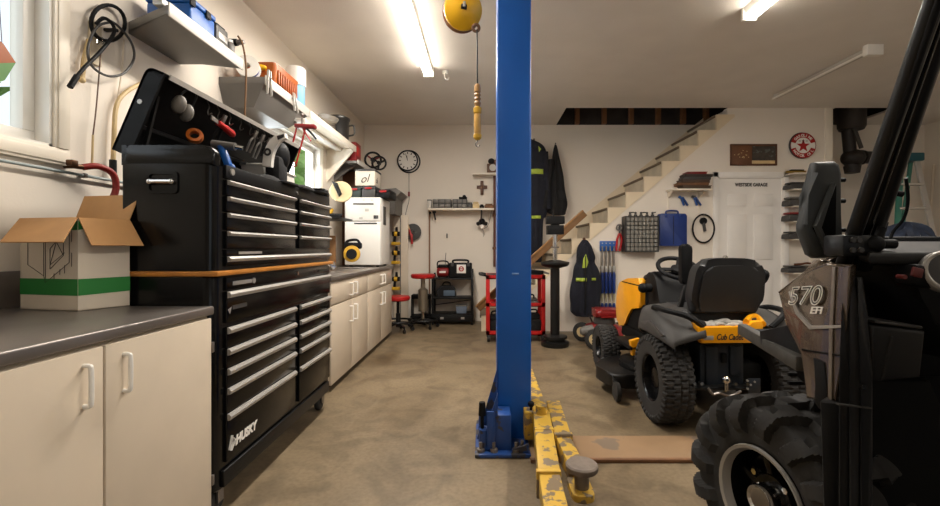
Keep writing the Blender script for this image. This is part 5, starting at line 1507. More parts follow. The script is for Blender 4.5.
# stepladder
LD = thing('stepladder', 'green fibreglass stepladder with pale steps beyond the utility vehicle', 'ladder', (P(910, 0, 5.9).x, 5.9, 0))
gm = M('ladder_green', (66, 132, 116), .5, var=.06)
lt = [P(901, 160, 6.0), P(916.5, 160, 6.0)]
zt_ = lt[0].z
bl = [(P(889.5, 250, 5.65).x - .16, 5.45, 0), (P(930, 250, 5.65).x + .12, 5.45, 0)]
for i in range(2): MB().bar(bl[i], lt[i], .07, .03, (0, 1, 0), .004).build('front_rail', gm if i == 0 else greyl, LD)
for i in range(2): MB().bar((lt[i].x + (-.1 if i == 0 else .15), 6.55, 0), lt[i] + Vector((0, .08, 0)), .05, .025, (0, 1, 0), .004).build('rear_rail', gm, LD)
MB().bx(lt[0].x - .05, lt[1].x + .05, 5.93, 6.12, zt_ - .02, zt_ + .09, .015).build('top_cap', M('cap_teal', (24, 86, 96), .5), LD)
for k in range(1, 7):
    f = k / 7.0
    l0 = Vector(bl[0]).lerp(lt[0], f); l1 = Vector(bl[1]).lerp(lt[1], f)
    MB().bx(l0.x, l1.x, l0.y - .04, l0.y + .05, l0.z - .03, l0.z, .003).build('step', greyl, LD)
t = thing('wall_pole', 'pale wooden pole leaning in the corner right of ladder', 'pole', (P(930, 0, 6.2).x, 6.3, 0))
MB().cyl((P(921, 0, 6.2).x, 6.2, .003), P(934, 165, 6.45), .018).build('pole', cream, t)
t = thing('blue_tarp', 'crumpled dark blue tarp heaped on a crate by ladder', 'tarp', (P(912, 0, 4.8).x, 4.8, 0))
tc_ = P(911, 236, 4.8)
rows = []
for i in range(8):
    a = PI / 2 * i / 7
    rows.append([(tc_.x + .26 * math.cos(a) * math.cos(k * PI / 16) * (1 + .12 * math.sin(k * 1.7 + i)), 4.85 + .2 * math.cos(a) * math.sin(k * PI / 16) * (1 + .15 * math.sin(k * 2.3)), tc_.z - .05 + .17 * math.sin(a) * (1 + .25 * math.sin(k * .9 + 1))) for k in range(32)])
MB().rings(rows).build('tarp', M('tarp_blue', (44, 54, 74), .7, var=.25, scale=12), t)
t = thing('crate', 'wooden crate under dark blue tarp in front of stepladder', 'crate', (tc_.x, 4.85, 0))
MB().bx(tc_.x - .24, tc_.x + .24, 4.65, 5.05, 0.002, tc_.z - .055, .005).build('crate_body', woodp, t)
for z in (.3, .7): MB().bx(tc_.x - .25, tc_.x + .25, 4.64, 4.652, z, z + .08).build('slat', wood, t)

# ================================================================== CEILING FIXTURES
def fixture(lab, x, y0, y1, lit):
    t = thing('ceiling_light', lab, 'light', (x, (y0 + y1) / 2, ZC), 0, 'fluorescent lights on the ceiling')
    MB().prism([(x - .05, y0, ZC - .001), (x + .05, y0, ZC - .001), (x + .035, y0, ZC - .055), (x - .035, y0, ZC - .055)], (0, y1 - y0, 0), .003).build('housing', white, t)
    for y in (y0, y1 - .03): MB().bx(x - .055, x + .055, y, y + .03, ZC - .10, ZC - .001, .004).build('end_cap', white, t)
    for s in (-1, 1): MB().cyl((x + s * .030, y0 + .03, ZC - .078), (x + s * .030, y1 - .03, ZC - .078), .014, None, 14).build('tube', lit, t)
names = ['lit tube light on ceiling left of blue post', 'lit tube light on ceiling right of blue post', 'lit tube light over the near counter behind the camera', 'lit tube light overhead on the right behind the camera', 'lit tube light over the utility vehicle']
for k, ((lx, ly, ll), nm) in enumerate(zip(LAMPS, names)): fixture(nm, lx, ly - ll / 2, ly + ll / 2, tubem if k < 2 else tubed)
# unlit strip with white end cover
u0 = P(876, 49, 3.9); 
q1 = P(774, 97, 5.2)
t = thing('ceiling_light', 'unlit slim strip light with white end cover on ceiling', 'light', (3.4, 4.4, ZC))
ux_ = (876 - CX) / (CY - 44) * (ZC - H - .0)
yn = F * (ZC - .05 - H) / (CY - 49); xn = (876 - CX) / F * yn
yf = F * (ZC - .03 - H) / (CY - 97); xf = (775 - CX) / F * yf
MB().bx(xn - .075, xn + .075, yn, yn + .06, ZC - .10, ZC - .001, .008).build('end_cover', white, t)
dx = (xf - xn)
MB().bar((xn, yn + .06, ZC - .03), (xf, yf, ZC - .03), .05, .05, (0, 0, 1), .004).build('strip', greyl, t)
MB().bar((xn - .03, yn + .06, ZC - .055), (xf - .03, yf, ZC - .055), .02, .02, (0, 0, 1), .004).build('tube', white, t)
t = thing('ceiling_hook', 'tiny white cup hook on ceiling right of left light', 'hook', P(445, 76, 4.2))
q = P(445, 74, 4.62)
MB().cyl((q.x, q.y, ZC), (q.x, q.y, ZC - .03), .03).build('base', white, t)
MB().tube(spline([(q.x, q.y, ZC - .03), (q.x, q.y, ZC - .07), (q.x + .03, q.y, ZC - .09), (q.x + .04, q.y, ZC - .06)], 4), .007, 6).build('hook', white, t)

# reel with hanging pendant handle
ry = 2.6
c0 = P(462.5, 11, ry)
t = thing('cable_reel', 'yellow cable reel hanging from ceiling with black cable', 'reel', c0)
ax = Vector((.18, -.93, -.28)).normalized()
R0 = .112
MB().lathe([(.001, 0), (R0, 0), (R0, .012), (R0 - .012, .02), (.06, .022), (.05, .028), (.001, .028)], c0 + ax * .02, ax, 40).build('front_plate', yelr, t)
MB().lathe([(.001, -.01), (R0 + .004, -.01), (R0 + .004, .0), (R0 - .02, .006), (R0 - .02, .04), (.001, .04)], c0 - ax * .035, ax, 40).build('drum', brown, t)
MB().bar(c0 + ax * .055 + Vector((0, 0, .0)), c0 + ax * .03 + Vector((.01, 0, .12)), .035, .012, ax, .004).build('arm', blkm, t)
MB().bar(c0 + ax * .063 + Vector((0.001, 0, .012)), c0 + ax * .04 + Vector((.01, 0, .11)), .016, .008, ax, .002).build('arm_slot', silver, t)
MB().tube([c0 + Vector((.01, 0, .11)), c0 + Vector((.01, 0, ZC - c0.z))], .012, 8).bx(c0.x - .04, c0.x + .06, ry - .04, ry + .04, ZC - .012, ZC - .001).build('hanger', steel, t)
g0 = P(476, 28, ry - .02)
MB().torus(g0, ax, .018, .009, 20, 8).build('cable_guide', brown, t)
k0 = P(477.5, 84, ry - .02)
MB().cyl(g0 + Vector((.006, 0, -.01)), k0, .0045, None, 8).build('cable', blkm, t)
t = thing('work_light', 'tan tubular hanging handle with hook below yellow reel', 'hanging handle', P(477, 145, ry - .02))
def kz(py): return P(477.5, py, ry - .02)
k_ = kz(84)
bam = M('bamboo_yellow', (196, 150, 72), .45, var=.15, scale=20)
MB().lathe([(.008, kz(84).z), (.016, kz(85).z), (.019, kz(88).z), (.019, kz(92).z), (.014, kz(93).z), (.020, kz(95).z), (.014, kz(97).z), (.020, kz(99).z), (.014, kz(101).z), (.02, kz(103).z), (.016, kz(107).z)], (kz(84).x, ry - .02, 0)).build('grip', M('dark_tan', (158, 116, 60), .5, var=.2), t)
MB().lathe([(.016, kz(107).z), (.024, kz(108).z), (.024, kz(113).z), (.018, kz(114).z)], (kz(84).x, ry - .02, 0)).build('collar', yelt, t)
MB().lathe([(.018, kz(114).z), (.021, kz(116).z), (.021, kz(134).z), (.018, kz(135).z)], (kz(84).x, ry - .02, 0)).build('tube_body', bam, t)
MB().lathe([(.018, kz(134).z), (.025, kz(135).z), (.024, kz(138).z), (.012, kz(140).z), (.001, kz(140).z)], (kz(84).x, ry - .02, 0)).build('end_cap', yelt, t)
MB().tube(spline([kz(139), kz(141.5), kz(144) + Vector((-.012, 0, 0)), kz(147) + Vector((0, 0, 0)), kz(145) + Vector((.014, 0, 0))], 4), .003, 6).build('hook', steel, t)

# ================================================================== LIFT POST
PX, PY = (514 - CX) / F * 2.52, 2.60
LIFT = thing('lift_post', 'blue steel column of a car lift standing in mid floor', 'lift post', (PX, PY, 0))
hw = .098
m = MB()
m.prism([Vector((p.x, p.y, .02)) for p in rpoly([(PX - hw, PY - .09), (PX + hw, PY - .09), (PX + hw, PY + .12), (PX - hw, PY + .12)], .012)], (0, 0, ZC - .03))
m.build('column', blue, LIFT)
bx0, bx1 = P(475, 0, 2.32).x, P(531, 0, 2.32).x
MB().bx(bx0, bx1, 2.31, 2.78, .002, .022, .004).build('base_plate', blueb, LIFT)
def gus(name, pts, e, mt=blueb): return MB().prism(pts, e, .003).build(name, mt, LIFT)
gus('gusset', [(PX - hw, 2.50, .02), (PX - hw - .115, 2.50, .02), (PX - hw, 2.50, .42)], (0, .016, 0))
gus('gusset', [(PX - hw, 2.36, .02), (PX - hw - .10, 2.36, .02), (PX - hw, 2.36, .33)], (0, .014, 0))
px_ = P(497, 0, 2.38).x
MB().bx(px_ - .006, px_ + .075, 2.36, 2.50, .02, .21, .004).build('lock_box', blueb, LIFT)
MB().bx(px_ - .055, px_ - .015, 2.345, 2.355, .03, .235, .003).build('side_plate', blueb, LIFT)
MB().cyl((px_ - .07, 2.38, .03), (px_ - .07, 2.38, .13), .028).build('bushing', blueb, LIFT)
MB().cyl((px_ - .08, 2.39, .13), (px_ - .08, 2.39, .20), .01).cyl((px_ - .08, 2.39, .20), (px_ - .08, 2.39, .27), .021, .017).build('release_handle', blkp, LIFT)
MB().cyl((bx0 + .03, 2.42, .02), (bx0 + .03, 2.42, .19), .012).build('rod', blueb, LIFT)
MB().bar((bx0 + .02, 2.42, .12), (px_ - .01, 2.38, .12), .02, .03, (0, 0, 1), .004).build('link', blueb, LIFT)
for (x, y) in ((bx0 + .03, 2.345), (px_ + .10, 2.345), (px_ + .135, 2.37), (bx0 + .1, 2.345)):
    MB().lathe([(.022, 0), (.022, .016), (.009, .017), (.009, .05), (.001, .05)], (x, y, .022), (0, 0, 1), 6).build('anchor_bolt', steel, LIFT)
gus('front_rib', [(px_ + .08, 2.33, .02), (px_ + .165, 2.33, .02), (px_ + .165, 2.33, .07), (px_ + .08, 2.33, .04)], (0, .012, 0))
MB().bx(P(512, 0, 2.5).x, P(519, 0, 2.5).x, PY - .093, PY - .0895, P(0, 274.5, 2.5).z, P(0, 273, 2.5).z, .001).build('scratch_plate', M('pale_blue_scuff', (110, 140, 190), .5), LIFT)
# arms
CR = thing('lift_carriage', 'yellow lift carriage bracket on the right of blue column', 'bracket', (PX + .12, 2.5, .1))
MB().bx(P(524.5, 0, 2.42).x, P(533.5, 0, 2.42).x, 2.42, 2.50, P(0, 440, 2.42).z, P(0, 412, 2.42).z, .004).build('bracket', yelw, CR)
MB().sph(P(531, 404, 2.45), .018).cyl(P(531, 404, 2.45), P(531, 412, 2.45), .007).build('lock_knob', blkp, CR)
def arm(lab, pts, ws, z0, z1):
    t = thing('swing_arm', lab, 'lift arm', (pts[0][0], pts[0][1], 0), 0, 'yellow swing arms of the lift')
    for i in range(len(pts) - 1):
        a_, b_ = Vector((pts[i][0], pts[i][1], (z0[i] + z1[i]) / 2)), Vector((pts[i + 1][0], pts[i + 1][1], (z0[i] + z1[i]) / 2))
        MB().bar(a_, b_, ws[i], z1[i] - z0[i], (0, 0, 1), .005).build('arm_section', yelw, t)
    return t
t = arm('long yellow lift arm reaching straight toward the camera', [(.322, 3.30), (.318, 2.44), (.266, 1.80), (.235, 1.15)], [.082, .090, .086], [.11, .10, .112], [.20, .205, .195])
for f, y in ((0, 2.46),):
    MB().cyl((.312, 2.40, .205), (.312, 2.40, .25), .030).build('pivot_pin', yelw, t)
MB().bx(.252, .347, 2.18, 2.22, .09, .209, .003).build('band', yelw, t)
MB().bx(.212, .312, 1.775, 1.80, .095, .207, .003).build('band', yelw, t)
for y, x in ((3.2, .32), (2.3, .31), (1.4, .245)): MB().bx(x - .03, x + .03, y - .03, y + .03, 0.001, .112).build('rest_foot', yelw, t)
t = arm('shorter yellow lift arm ending in a round grey pad', [(.412, 2.62), (.385, 2.14), (.394, 1.88)], [.078, .070], [.10, .112], [.20, .19])
MB().bx(.342, .43, 2.13, 2.16, .095, .206, .003).build('band', yelw, t)
MB().prism([Vector((p.x, p.y, .10)) for p in rpoly([(.352, 1.90), (.442, 1.90), (.442, 1.73), (.352, 1.73)], .04)], (0, 0, .03), .004).build('pad_fork', yelw, t)
MB().cyl((.40, 1.80, .13), (.40, 1.80, .20), .03).build('pad_screw', steel, t)
m = MB().lathe([(.001, 0), (.062, 0), (.066, .006), (.066, .022), (.06, .028), (.001, .026)], (.40, 1.80, .20), (0, 0, 1), 36)
m.build('rubber_pad', M('worn_pad', (112, 100, 90), .7, var=.25, scale=20), t)
MB().bx(.385, .43, 2.5, 2.56, .001, .102).build('rest_foot', yelw, t)
# floor cover plate
t = thing('floor_plate', 'brown steel cover plate lying across concrete floor by lift arms', 'floor plate', (1.5, 2.42, 0))
m = MB().bx(.24, 2.9, 2.28, 2.57, .001, .012, .003)
m.build('plate', rust, t)
MB().bx(.24, 2.9, 2.262, 2.285, .001, .020, .003).build('front_strip', brown, t)

# ================================================================== TYRES
def tyre(par, name, c, R, w, rim, pat, depth, mt, nu=200, nv=30, tilt=0.0):
    """tyre with its axle along local x; pat(s, a) gives 0..1 tread height, s across -1..1, a the angle"""
    Rb = R - depth
    prof2 = [(-.40, rim / Rb), (-.47, rim / Rb + .04), (-.5, (rim / Rb + 1) / 2), (-.485, .93), (-.40, .985), (-.2, 1.0), (0, 1.0), (.2, 1.0), (.40, .985), (.485, .93), (.5, (rim / Rb + 1) / 2), (.47, rim / Rb + .04), (.40, rim / Rb)]
    pr = spline([Vector((p[0] * w, p[1] * (R - depth), 0)) for p in prof2], 4)
    n = len(pr)
    rings = []
    rot = Matrix.Rotation(tilt, 3, 'Z')
    for k in range(nu):
        a = 2 * PI * k / nu
        ring = []
        for i, p in enumerate(pr):
            q, q2 = pr[max(i - 1, 0)], pr[min(i + 1, n - 1)]
            tg = (q2 - q).normalized()
            nr = Vector((-tg.y, tg.x, 0))
            s = i / (n - 1) * 2 - 1
            h = pat(s, a) * depth
            x, r = p.x + nr.x * h, p.y + nr.y * h
            v = rot @ Vector((x, r * math.sin(a), r * math.cos(a)))
            ring.append(Vector(c) + v)
        rings.append(ring)
    m = MB()
    vs = [[m.bm.verts.new(p) for p in ring] for ring in rings]
    for k in range(nu):
        for i in range(n - 1):
            m.bm.faces.new((vs[k][i], vs[k][i + 1], vs[(k + 1) % nu][i + 1], vs[(k + 1) % nu][i]))
    o = m.build(name, mt, par, ang=25)
    return o


def turf(s, a):
    if abs(s) > .62: return 0
    rows_ = 6
    u = (s + .62) / 1.24 * rows_
    i = int(u)
    if u - i < .18: return 0
    b = a / (2 * PI) * 40 + (i % 2) * .5
    return 1.0 if (b - math.floor(b)) < .66 else 0


def atv(s, a):
    t_ = abs(s)
    n = 15
    ph = a / (2 * PI) * n + (.5 if s > 0 else 0)
    if t_ < .13:
        b = a / (2 * PI) * n + .25
        return .8 if (b - math.floor(b)) < .45 else 0
    if t_ < .74:
        b = ph - t_ * .75
        wdt = .52 if t_ < .38 else .45
        if .36 < t_ < .41: wdt = .25
        f = 1 if t_ < .62 else (.74 - t_) / .12 * .5 + .5
        return f if (b - math.floor(b)) < wdt else 0
    return 0


tyrem = M('tyre_rubber', (38, 36, 34), .78, var=.25, scale=12, bump=.12, bscale=90)

# ================================================================== RIDING MOWER (heads away from the camera)
OM = Vector((1.49, 2.83, 0))
MW = thing('riding_mower', 'yellow and black riding mower seen from behind, beside the utility vehicle', 'mower', OM, 0, local=True)
def ML(px, py, y):
    return P(px, py, OM.y + y) - OM
def rimw(par, c, r, w, out, mt=blk):
    x = c[0]
    prof = [(r, -w / 2 * .9), (r * .93, -w / 2 * .8), (r * .86, -w / 2 * .3), (r * .5, -w / 2 * .25), (r * .42, -w / 2 * .55), (r * .25, -w / 2 * .6), (.001, -w / 2 * .6)]
    m = MB().lathe([(p[0], p[1]) for p in prof], c, (-out, 0, 0) if False else (out * -1 * -1, 0, 0), 32) if False else MB().lathe([(p[0], -p[1]) for p in prof], c, (out, 0, 0), 32, cap=False)
    return m.build('rim', mt, par)
for sx in (-1, 1):
    c0 = (sx * .342, 0, .275)
    ty = tyre(MW, 'rear_tyre', c0, .277, .18, .145, turf, .011, tyrem, 240, 40)
    r_ = rimw(MW, c0, .146, .18, sx)
    for k in range(5): 
        a = 2 * PI * k / 5
        MB().cyl((c0[0] + sx * .025, .05 * math.cos(a), .275 + .05 * math.sin(a)), (c0[0] + sx * .045, .05 * math.cos(a), .275 + .05 * math.sin(a)), .009, None, 6).build('lug_nut', steel, r_)
    c1 = (sx * .385, 1.16, .205)
    tyre(MW, 'front_tyre', c1, .206, .15, .10, turf, .009, tyrem, 180, 30)
    rimw(MW, c1, .101, .15, sx)
MB().cyl((-.30, 1.16, .21), (.30, 1.16, .21), .03).bx(-.05, .05, 1.1, 1.22, .18, .32).build('front_axle', blkm, MW)
MB().bx(-.2, .2, -.15, 1.3, .30, .40, .01).build('chassis', blkd, MW)
# hood
prof = [(.77, .62), (.85, .60), (.98, .585), (1.10, .50), (1.18, .40), (1.40, .36), (1.44, .50), (1.42, .66), (1.34, .78), (1.1, .835), (.77, .86)]
prr = rpoly(prof, .05)
MB().prism([(-.21, p.x, p.y) for p in prr], (.44, 0, 0), .035, 4).build('hood', yel, MW)
MB().prism([(-.19, p[0], p[1]) for p in [(.66, .40), (1.2, .40), (1.12, .52), (1.0, .60), (.66, .66)]], (.40, 0, 0), .01).build('engine_panel', blkd, MW)
MB().sph((0.01, .78, .86), (.19, .13, .055)).build('cowl_vent', blkp, MW)
MB().bx(-.212, -.205, .79, 1.25, .79, .80).build('hood_seam', blkd, MW)
# dash and steering
MB().prism([(-.17, p.x, p.y) for p in rpoly([(.42, .40), (.74, .40), (.78, .87), (.66, .93), (.56, .88), (.46, .66)], .04)], (.34, 0, 0), .03, 3).build('dash', blkp, MW)
k0 = ML(643, 288, .58)
MB().cyl(k0, k0 + Vector((.06, .02, 0)), .035).sph(k0, .038).cyl(k0 + Vector((.03, 0, 0)), k0 + Vector((.03, .0, -.17)), .012).build('control_knob', blkp, MW)
sw = ML(678, 268, .60)
axs = Vector((0, -.5, .87)).normalized()
MB().torus(sw, axs, .148, .017, 36, 10).build('steering_wheel', blkp, MW)
m = MB().cyl(sw - axs * .02, sw - axs * .18, .03, .045).lathe([(.001, .01), (.05, 0), (.055, -.02), (.04, -.04)], sw, axs)
m.build('steering_column', blkp, MW)
for a in (.3, 2.4, 4.5):
    d = (axs.orthogonal().normalized() * math.cos(a) + axs.cross(axs.orthogonal().normalized()) * math.sin(a))
    MB().bar(sw - axs * .015, sw + d * .14, .035, .014, axs, .004).build('spoke', blkp, MW)
# seat
so = [ML(px, py, -.10) for px, py in [(693, 314), (690.5, 296), (694, 270), (700, 261), (712, 258), (742, 258), (756, 261), (762.5, 272), (763, 296), (759, 314)]]
pf = rpoly([(p.x, p.z) for p in so], .03, 3)
back = [Vector((p.x, -.10 + (p.y - .7) * -.12, p.y)) for p in pf]
MB().prism(back, (0, .09, 0), .03, 4).build('seat_back', M('black_vinyl', (27, 27, 28), .45, var=.1, bump=.08, bscale=200), MW)
MB().prism([Vector((p.x * .84 + .008, p.y - .012, (p.z - .83) * .84 + .82)) for p in back], (0, .02, 0), .008).build('seat_back_panel', M('black_back_panel', (33, 33, 34), .55), MW)
MB().prism([Vector((p.x, p.y, .60)) for p in rpoly([(-.22, -.06), (.25, -.06), (.24, .40), (-.21, .40)], .06)], (0, 0, .11), .03, 4).build('seat_cushion', MATS['black_vinyl'], MW)
MB().bx(-.21, .24, -.14, .3, .575, .60, .006).build('seat_pan', blkm, MW)
for a_, b_ in ((757, 764),):
    q = ML(760, 276, -.06)
    MB().tube(spline([q + Vector((0, 0, -.05)), q + Vector((.03, 0, -.02)), q + Vector((.035, 0, .02)), q + Vector((.01, .1, .04))], 5), .018, 8).build('armrest_hinge', blkp, MW)
q0, q1 = ML(685.5, 284, .12), ML(685.5, 244, .12)
pd = rpoly([(q0.x - .034, q0.z), (q0.x + .034, q0.z), (q0.x + .038, q1.z - .03), (q0.x + .025, q1.z), (q0.x - .02, q1.z), (q0.x - .035, q1.z - .02)], .02)
MB().prism([(p.x, .10, p.y) for p in pd], (0, .05, 0), .014, 3).build('armrest', blkp, MW)
MB().bar((q0.x + .01, .12, q0.z + .02), (-.20, .08, .68), .03, .025, (0, 1, 0), .005).build('armrest_bracket', blkm, MW)
# rear fenders
for sx in (-1, 1):
    rows = []
    for (y, ob, ot, it) in [(.47, (.30, .47), (.285, .56), (.17, .58)), (.40, (.345, .50), (.31, .63), (.17, .66)), (.28, (.40, .545), (.345, .70), (.17, .72)), (.05, (.425, .56), (.365, .705), (.17, .715)), (-.13, (.42, .55), (.355, .665), (.18, .675)), (-.27, (.40, .53), (.32, .595), (.20, .63)), (-.285, (.39, .52), (.31, .56), (.20, .59))]:
        cvs = spline([Vector((ob[0], y, ob[1])), Vector((ob[0] - .01, y, (ob[1] + ot[1]) / 2)), Vector((ot[0], y, ot[1])), Vector((it[0], y, it[1]))], 4)
        rows.append([Vector((v.x * sx, v.y, v.z)) for v in cvs])
    o = MB().sheet(rows).build('rear_fender', M('fender_charcoal%d' % (sx + 1), (64, 62, 60), .55, spec=.25), MW, ang=50)
    md = o.modifiers.new('s', 'SOLIDIFY'); md.thickness = .012
    MB().prism([(sx * .405, p[0], p[1]) for p in [(.20, .60), (.02, .64), (-.20, .585), (-.14, .56), (.06, .59)]], (sx * .012, 0, 0), .004).build('fender_ridge', greyd, o)
    MB().tube(spline([(sx * .20, -.24, .64), (sx * .28, -.22, .70), (sx * .36, -.10, .72), (sx * .37, .06, .72), (sx * .34, .14, .69)], 6), .017, 8).build('grab_handle', blkp, MW)
# yellow rear panel
rp = [ML(px, py, -.27) for px, py in [(694.5, 323), (700, 329), (745, 328), (752, 322), (762, 321), (764, 326), (760.5, 343), (702, 343.5)]]
MB().prism([(p.x, -.27, p.z) for p in rp], (0, .05, 0), .007).build('rear_panel', yel, MW)
a_, b_ = ML(700, 326, -.22), ML(764, 326, -.22)
MB().bx(a_.x, b_.x, -.225, .0, .60, .618, .004).build('rear_deck', yel, MW)
MB().tube(spline([ML(746, 322, -.25), ML(751, 317, -.15), ML(757, 317, -.12), ML(763, 324, -.24)], 5), .018, 8).build('deck_rim', yel, MW)
q = ML(716.5, 339.8, -.272)
text('Cub Cadet', .047, (q.x, -.2712, q.z), (1, 0, 0), (0, 0, 1), ink, MW, 'lettering', bold=.001, shear=.25, squeeze=.74)
a_, b_ = ML(703.5, 335.8, -.27), ML(713.5, 340, -.27)
MB().bx(a_.x, b_.x, -.2725, -.270, b_.z, a_.z, .001).build('badge', silver, MW)
# transaxle, hitch
nvb = M('blue_black_plate', (26, 32, 40), .45, var=.1)
a_, b_ = ML(700, 344, -.20), ML(744, 388, -.20)
MB().bx(a_.x, b_.x, -.20, .05, b_.z, a_.z, .01).build('rear_plate', nvb, MW)
MB().bx(a_.x + .03, a_.x + .10, -.215, -.20, b_.z + .02, a_.z - .01, .006).bx(b_.x - .09, b_.x - .02, -.215, -.20, b_.z + .08, a_.z - .01, .006).build('plate_rib', nvb, MW)
MB().bx(a_.x + .12, b_.x - .11, -.22, -.20, a_.z - .11, a_.z - .05, .008).build('plate_recess', blkd, MW)
h0, h1 = ML(690, 381, -.24), ML(757, 392, -.24)
MB().bx(h0.x, h1.x, -.27, -.20, (h0.z + h1.z) / 2 - .012, (h0.z + h1.z) / 2 + .004, .003).build('hitch_plate', blkm, MW)
MB().bx(ML(745, 0, -.24).x, h1.x, -.275, -.265, ML(0, 392, -.24).z, ML(0, 377, -.24).z, .003).build('side_bracket', nvb, MW)
q = ML(726, 385, -.29)
MB().cyl(q + Vector((0, 0, -.03)), q + Vector((0, 0, .01)), .012).sph(q + Vector((0, 0, .03)), .024).build('tow_ball', chrome, MW)
for px in (695, 702, 736, 748):
    q = ML(px, 384, -.28); MB().cyl(q, q + Vector((0, .03, 0)), .010, None, 6).build('bolt', chrome, MW)
MB().tube(spline([ML(708, 388, -.28), ML(713, 394, -.29), ML(720, 393, -.29), ML(730, 396, -.28), ML(741, 391, -.28)], 5), .008, 6).build('hitch_pin', steel, MW)
for px, py in ((748, 381), (751, 385), (748, 389), (755, 382)):
    q = ML(px, py, -.279); MB().cyl(q, q + Vector((0, .01, 0)), .006).build('hole_ring', silver, MW)
MB().cyl((-.27, 0, .275), (.27, 0, .275), .06).build('rear_axle', blkd, MW)
# mower deck, gauge wheel, footrest
pl3 = rpoly([(-.55, .36), (.55, .36), (.58, .62), (.44, .95), (-.44, .95), (-.62, .66)], .09)
MB().prism([(p.x, p.y, .085) for p in pl3], (0, 0, .10), .02, 3).build('mower_deck', blkm, MW)
MB().prism([(p.x * .7, p.y * .8 + .12, .185) for p in pl3], (0, 0, .04), .012).build('deck_cover', blkp, MW)
for sx in (-1, 1):
    c0 = ML(614.5, 395, .30); c0 = Vector((sx * .535, .33, .075))
    MB().lathe([(.001, -.02), (.05, -.02), (.066, -.014), (.068, 0), (.066, .014), (.05, .02), (.001, .02)], c0, (1, 0, 0)).build('gauge_wheel', rub, MW)
    MB().bar(c0 + Vector((0, 0, 0)), c0 + Vector((0, .08, .09)), .02, .03, (1, 0, 0)).build('wheel_bracket', blkm, MW)
    MB().bx(min(sx * .22, sx * .40), max(sx * .22, sx * .40), .46, .86, .34, .37, .008).build('footrest', blkp, MW)
    q = Vector((sx * .36, .46, .39))
    MB().prism([(q.x - .035, q.y, .41), (q.x + .035, q.y, .43), (q.x + .03, q.y, .36), (q.x + .015, q.y, .30), (q.x - .02, q.y, .30)], (0, .05, 0), .008).build('yellow_pedal', yel, MW)
MB().bar((-.30, .45, .36), (-.18, .2, .45), .05, .03, (0, 0, 1), .008).build('frame_arm', yel, MW)
MB().bx(-.12, .05, .42, .60, .58, .61, .01).build('tunnel_cover', M('amber_strip', (180, 110, 30), .5), MW)
# gloves on the rear deck
def glove(lab, c, rz_, s, mt):
    t = thing('work_glove', lab, 'glove', c, rz_, local=True)
    MB().sph((0, 0, .022 * s), (.05 * s, .042 * s, .022 * s)).build('palm', mt, t)
    MB().lathe([(.028 * s, 0), (.036 * s, .05 * s), (.034 * s, .055 * s)], (-.035 * s, 0, .022 * s), (-1, 0, .1), 16).build('cuff', blkc, t)
    for k, (yy, ll) in enumerate(((-.03, .06), (-.01, .075), (.01, .07), (.028, .055))):
        MB().tube(spline([(.03 * s, yy * s, .024 * s), (.055 * s, yy * 1.25 * s, .034 * s), ((.04 + ll) * s, yy * 1.3 * s, .018 * s)], 4), [.012 * s] * 8 + [.008 * s], 8).build('finger', mt, t)
    MB().tube(spline([(-.005 * s, .035 * s, .02 * s), (.02 * s, .062 * s, .026 * s), (.05 * s, .07 * s, .014 * s)], 4), [.013 * s] * 8 + [.009 * s], 8).build('thumb', mt, t)
gl = M('grey_glove', (150, 146, 138), .8, var=.35, scale=22)
q = OM + Vector((ML(708, 0, -.17).x, -.17, .6185)); glove('left crumpled grey work glove lying on the mower deck', q, .25, 1.0, gl)
q = OM + Vector((ML(738, 0, -.17).x, -.16, .6185)); glove('right larger grey work glove lying on the mower deck', q, 2.6, 1.15, gl)

# ================================================================== PUSH MOWER
PMO = Vector((1.36, 4.98, 0))
t = thing('push_mower', 'small red push mower between riding mower and stair wall', 'mower', PMO)
pl4 = rpoly([(1.16, 4.76), (1.58, 4.76), (1.58, 5.22), (1.16, 5.22)], .12)
m = MB()
m.rings([[(PMO.x + (p.x - PMO.x) * s, PMO.y + (p.y - PMO.y) * s, z) for p in pl4] for s, z in ((1.04, .09), (1.02, .16), (.9, .22), (.55, .25))]).build('deck', redd, t)
for (x, y) in ((1.20, 4.76), (1.55, 4.76), (1.16, 5.2), (1.58, 5.2)):
    w_ = MB().lathe([(.06, -.022), (.1, -.022), (.112, -.014), (.112, .014), (.1, .022), (.06, .022)], (x, y, .114), (-.55, -.83, 0), 28, True).build('wheel', rub, t)
    MB().lathe([(.001, .018), (.06, .02), (.066, .012), (.066, -.012), (.001, -.012)], (x, y, .114), (-.55, -.83, 0)).build('wheel_hub', M('cream_hub%d%d' % (x * 100, y * 100), (188, 164, 118), .5), w_)
MB().lathe([(.001, 0), (.11, 0), (.12, .03), (.11, .10), (.001, .11)], (1.36, 4.98, .24)).build('engine', greyd, t)
MB().prism([Vector((p.x, p.y, .335)) for p in rpoly([(1.24, 4.84), (1.52, 4.84), (1.52, 5.12), (1.24, 5.12)], .05)], (0, 0, .085), .04, 4).build('engine_shroud', redd, t)
MB().cyl((1.10, 4.84, .19), (1.20, 4.84, .21), .055).sph((1.10, 4.84, .19), .05).build('muffler', greym, t)
for x in (1.30, 1.48): MB().tube(spline([(x, 5.22, .15), (x, 5.30, .22), (x + (.0), 5.45, .28)], 4), .012, 8).build('handle_tube', blkm, t)

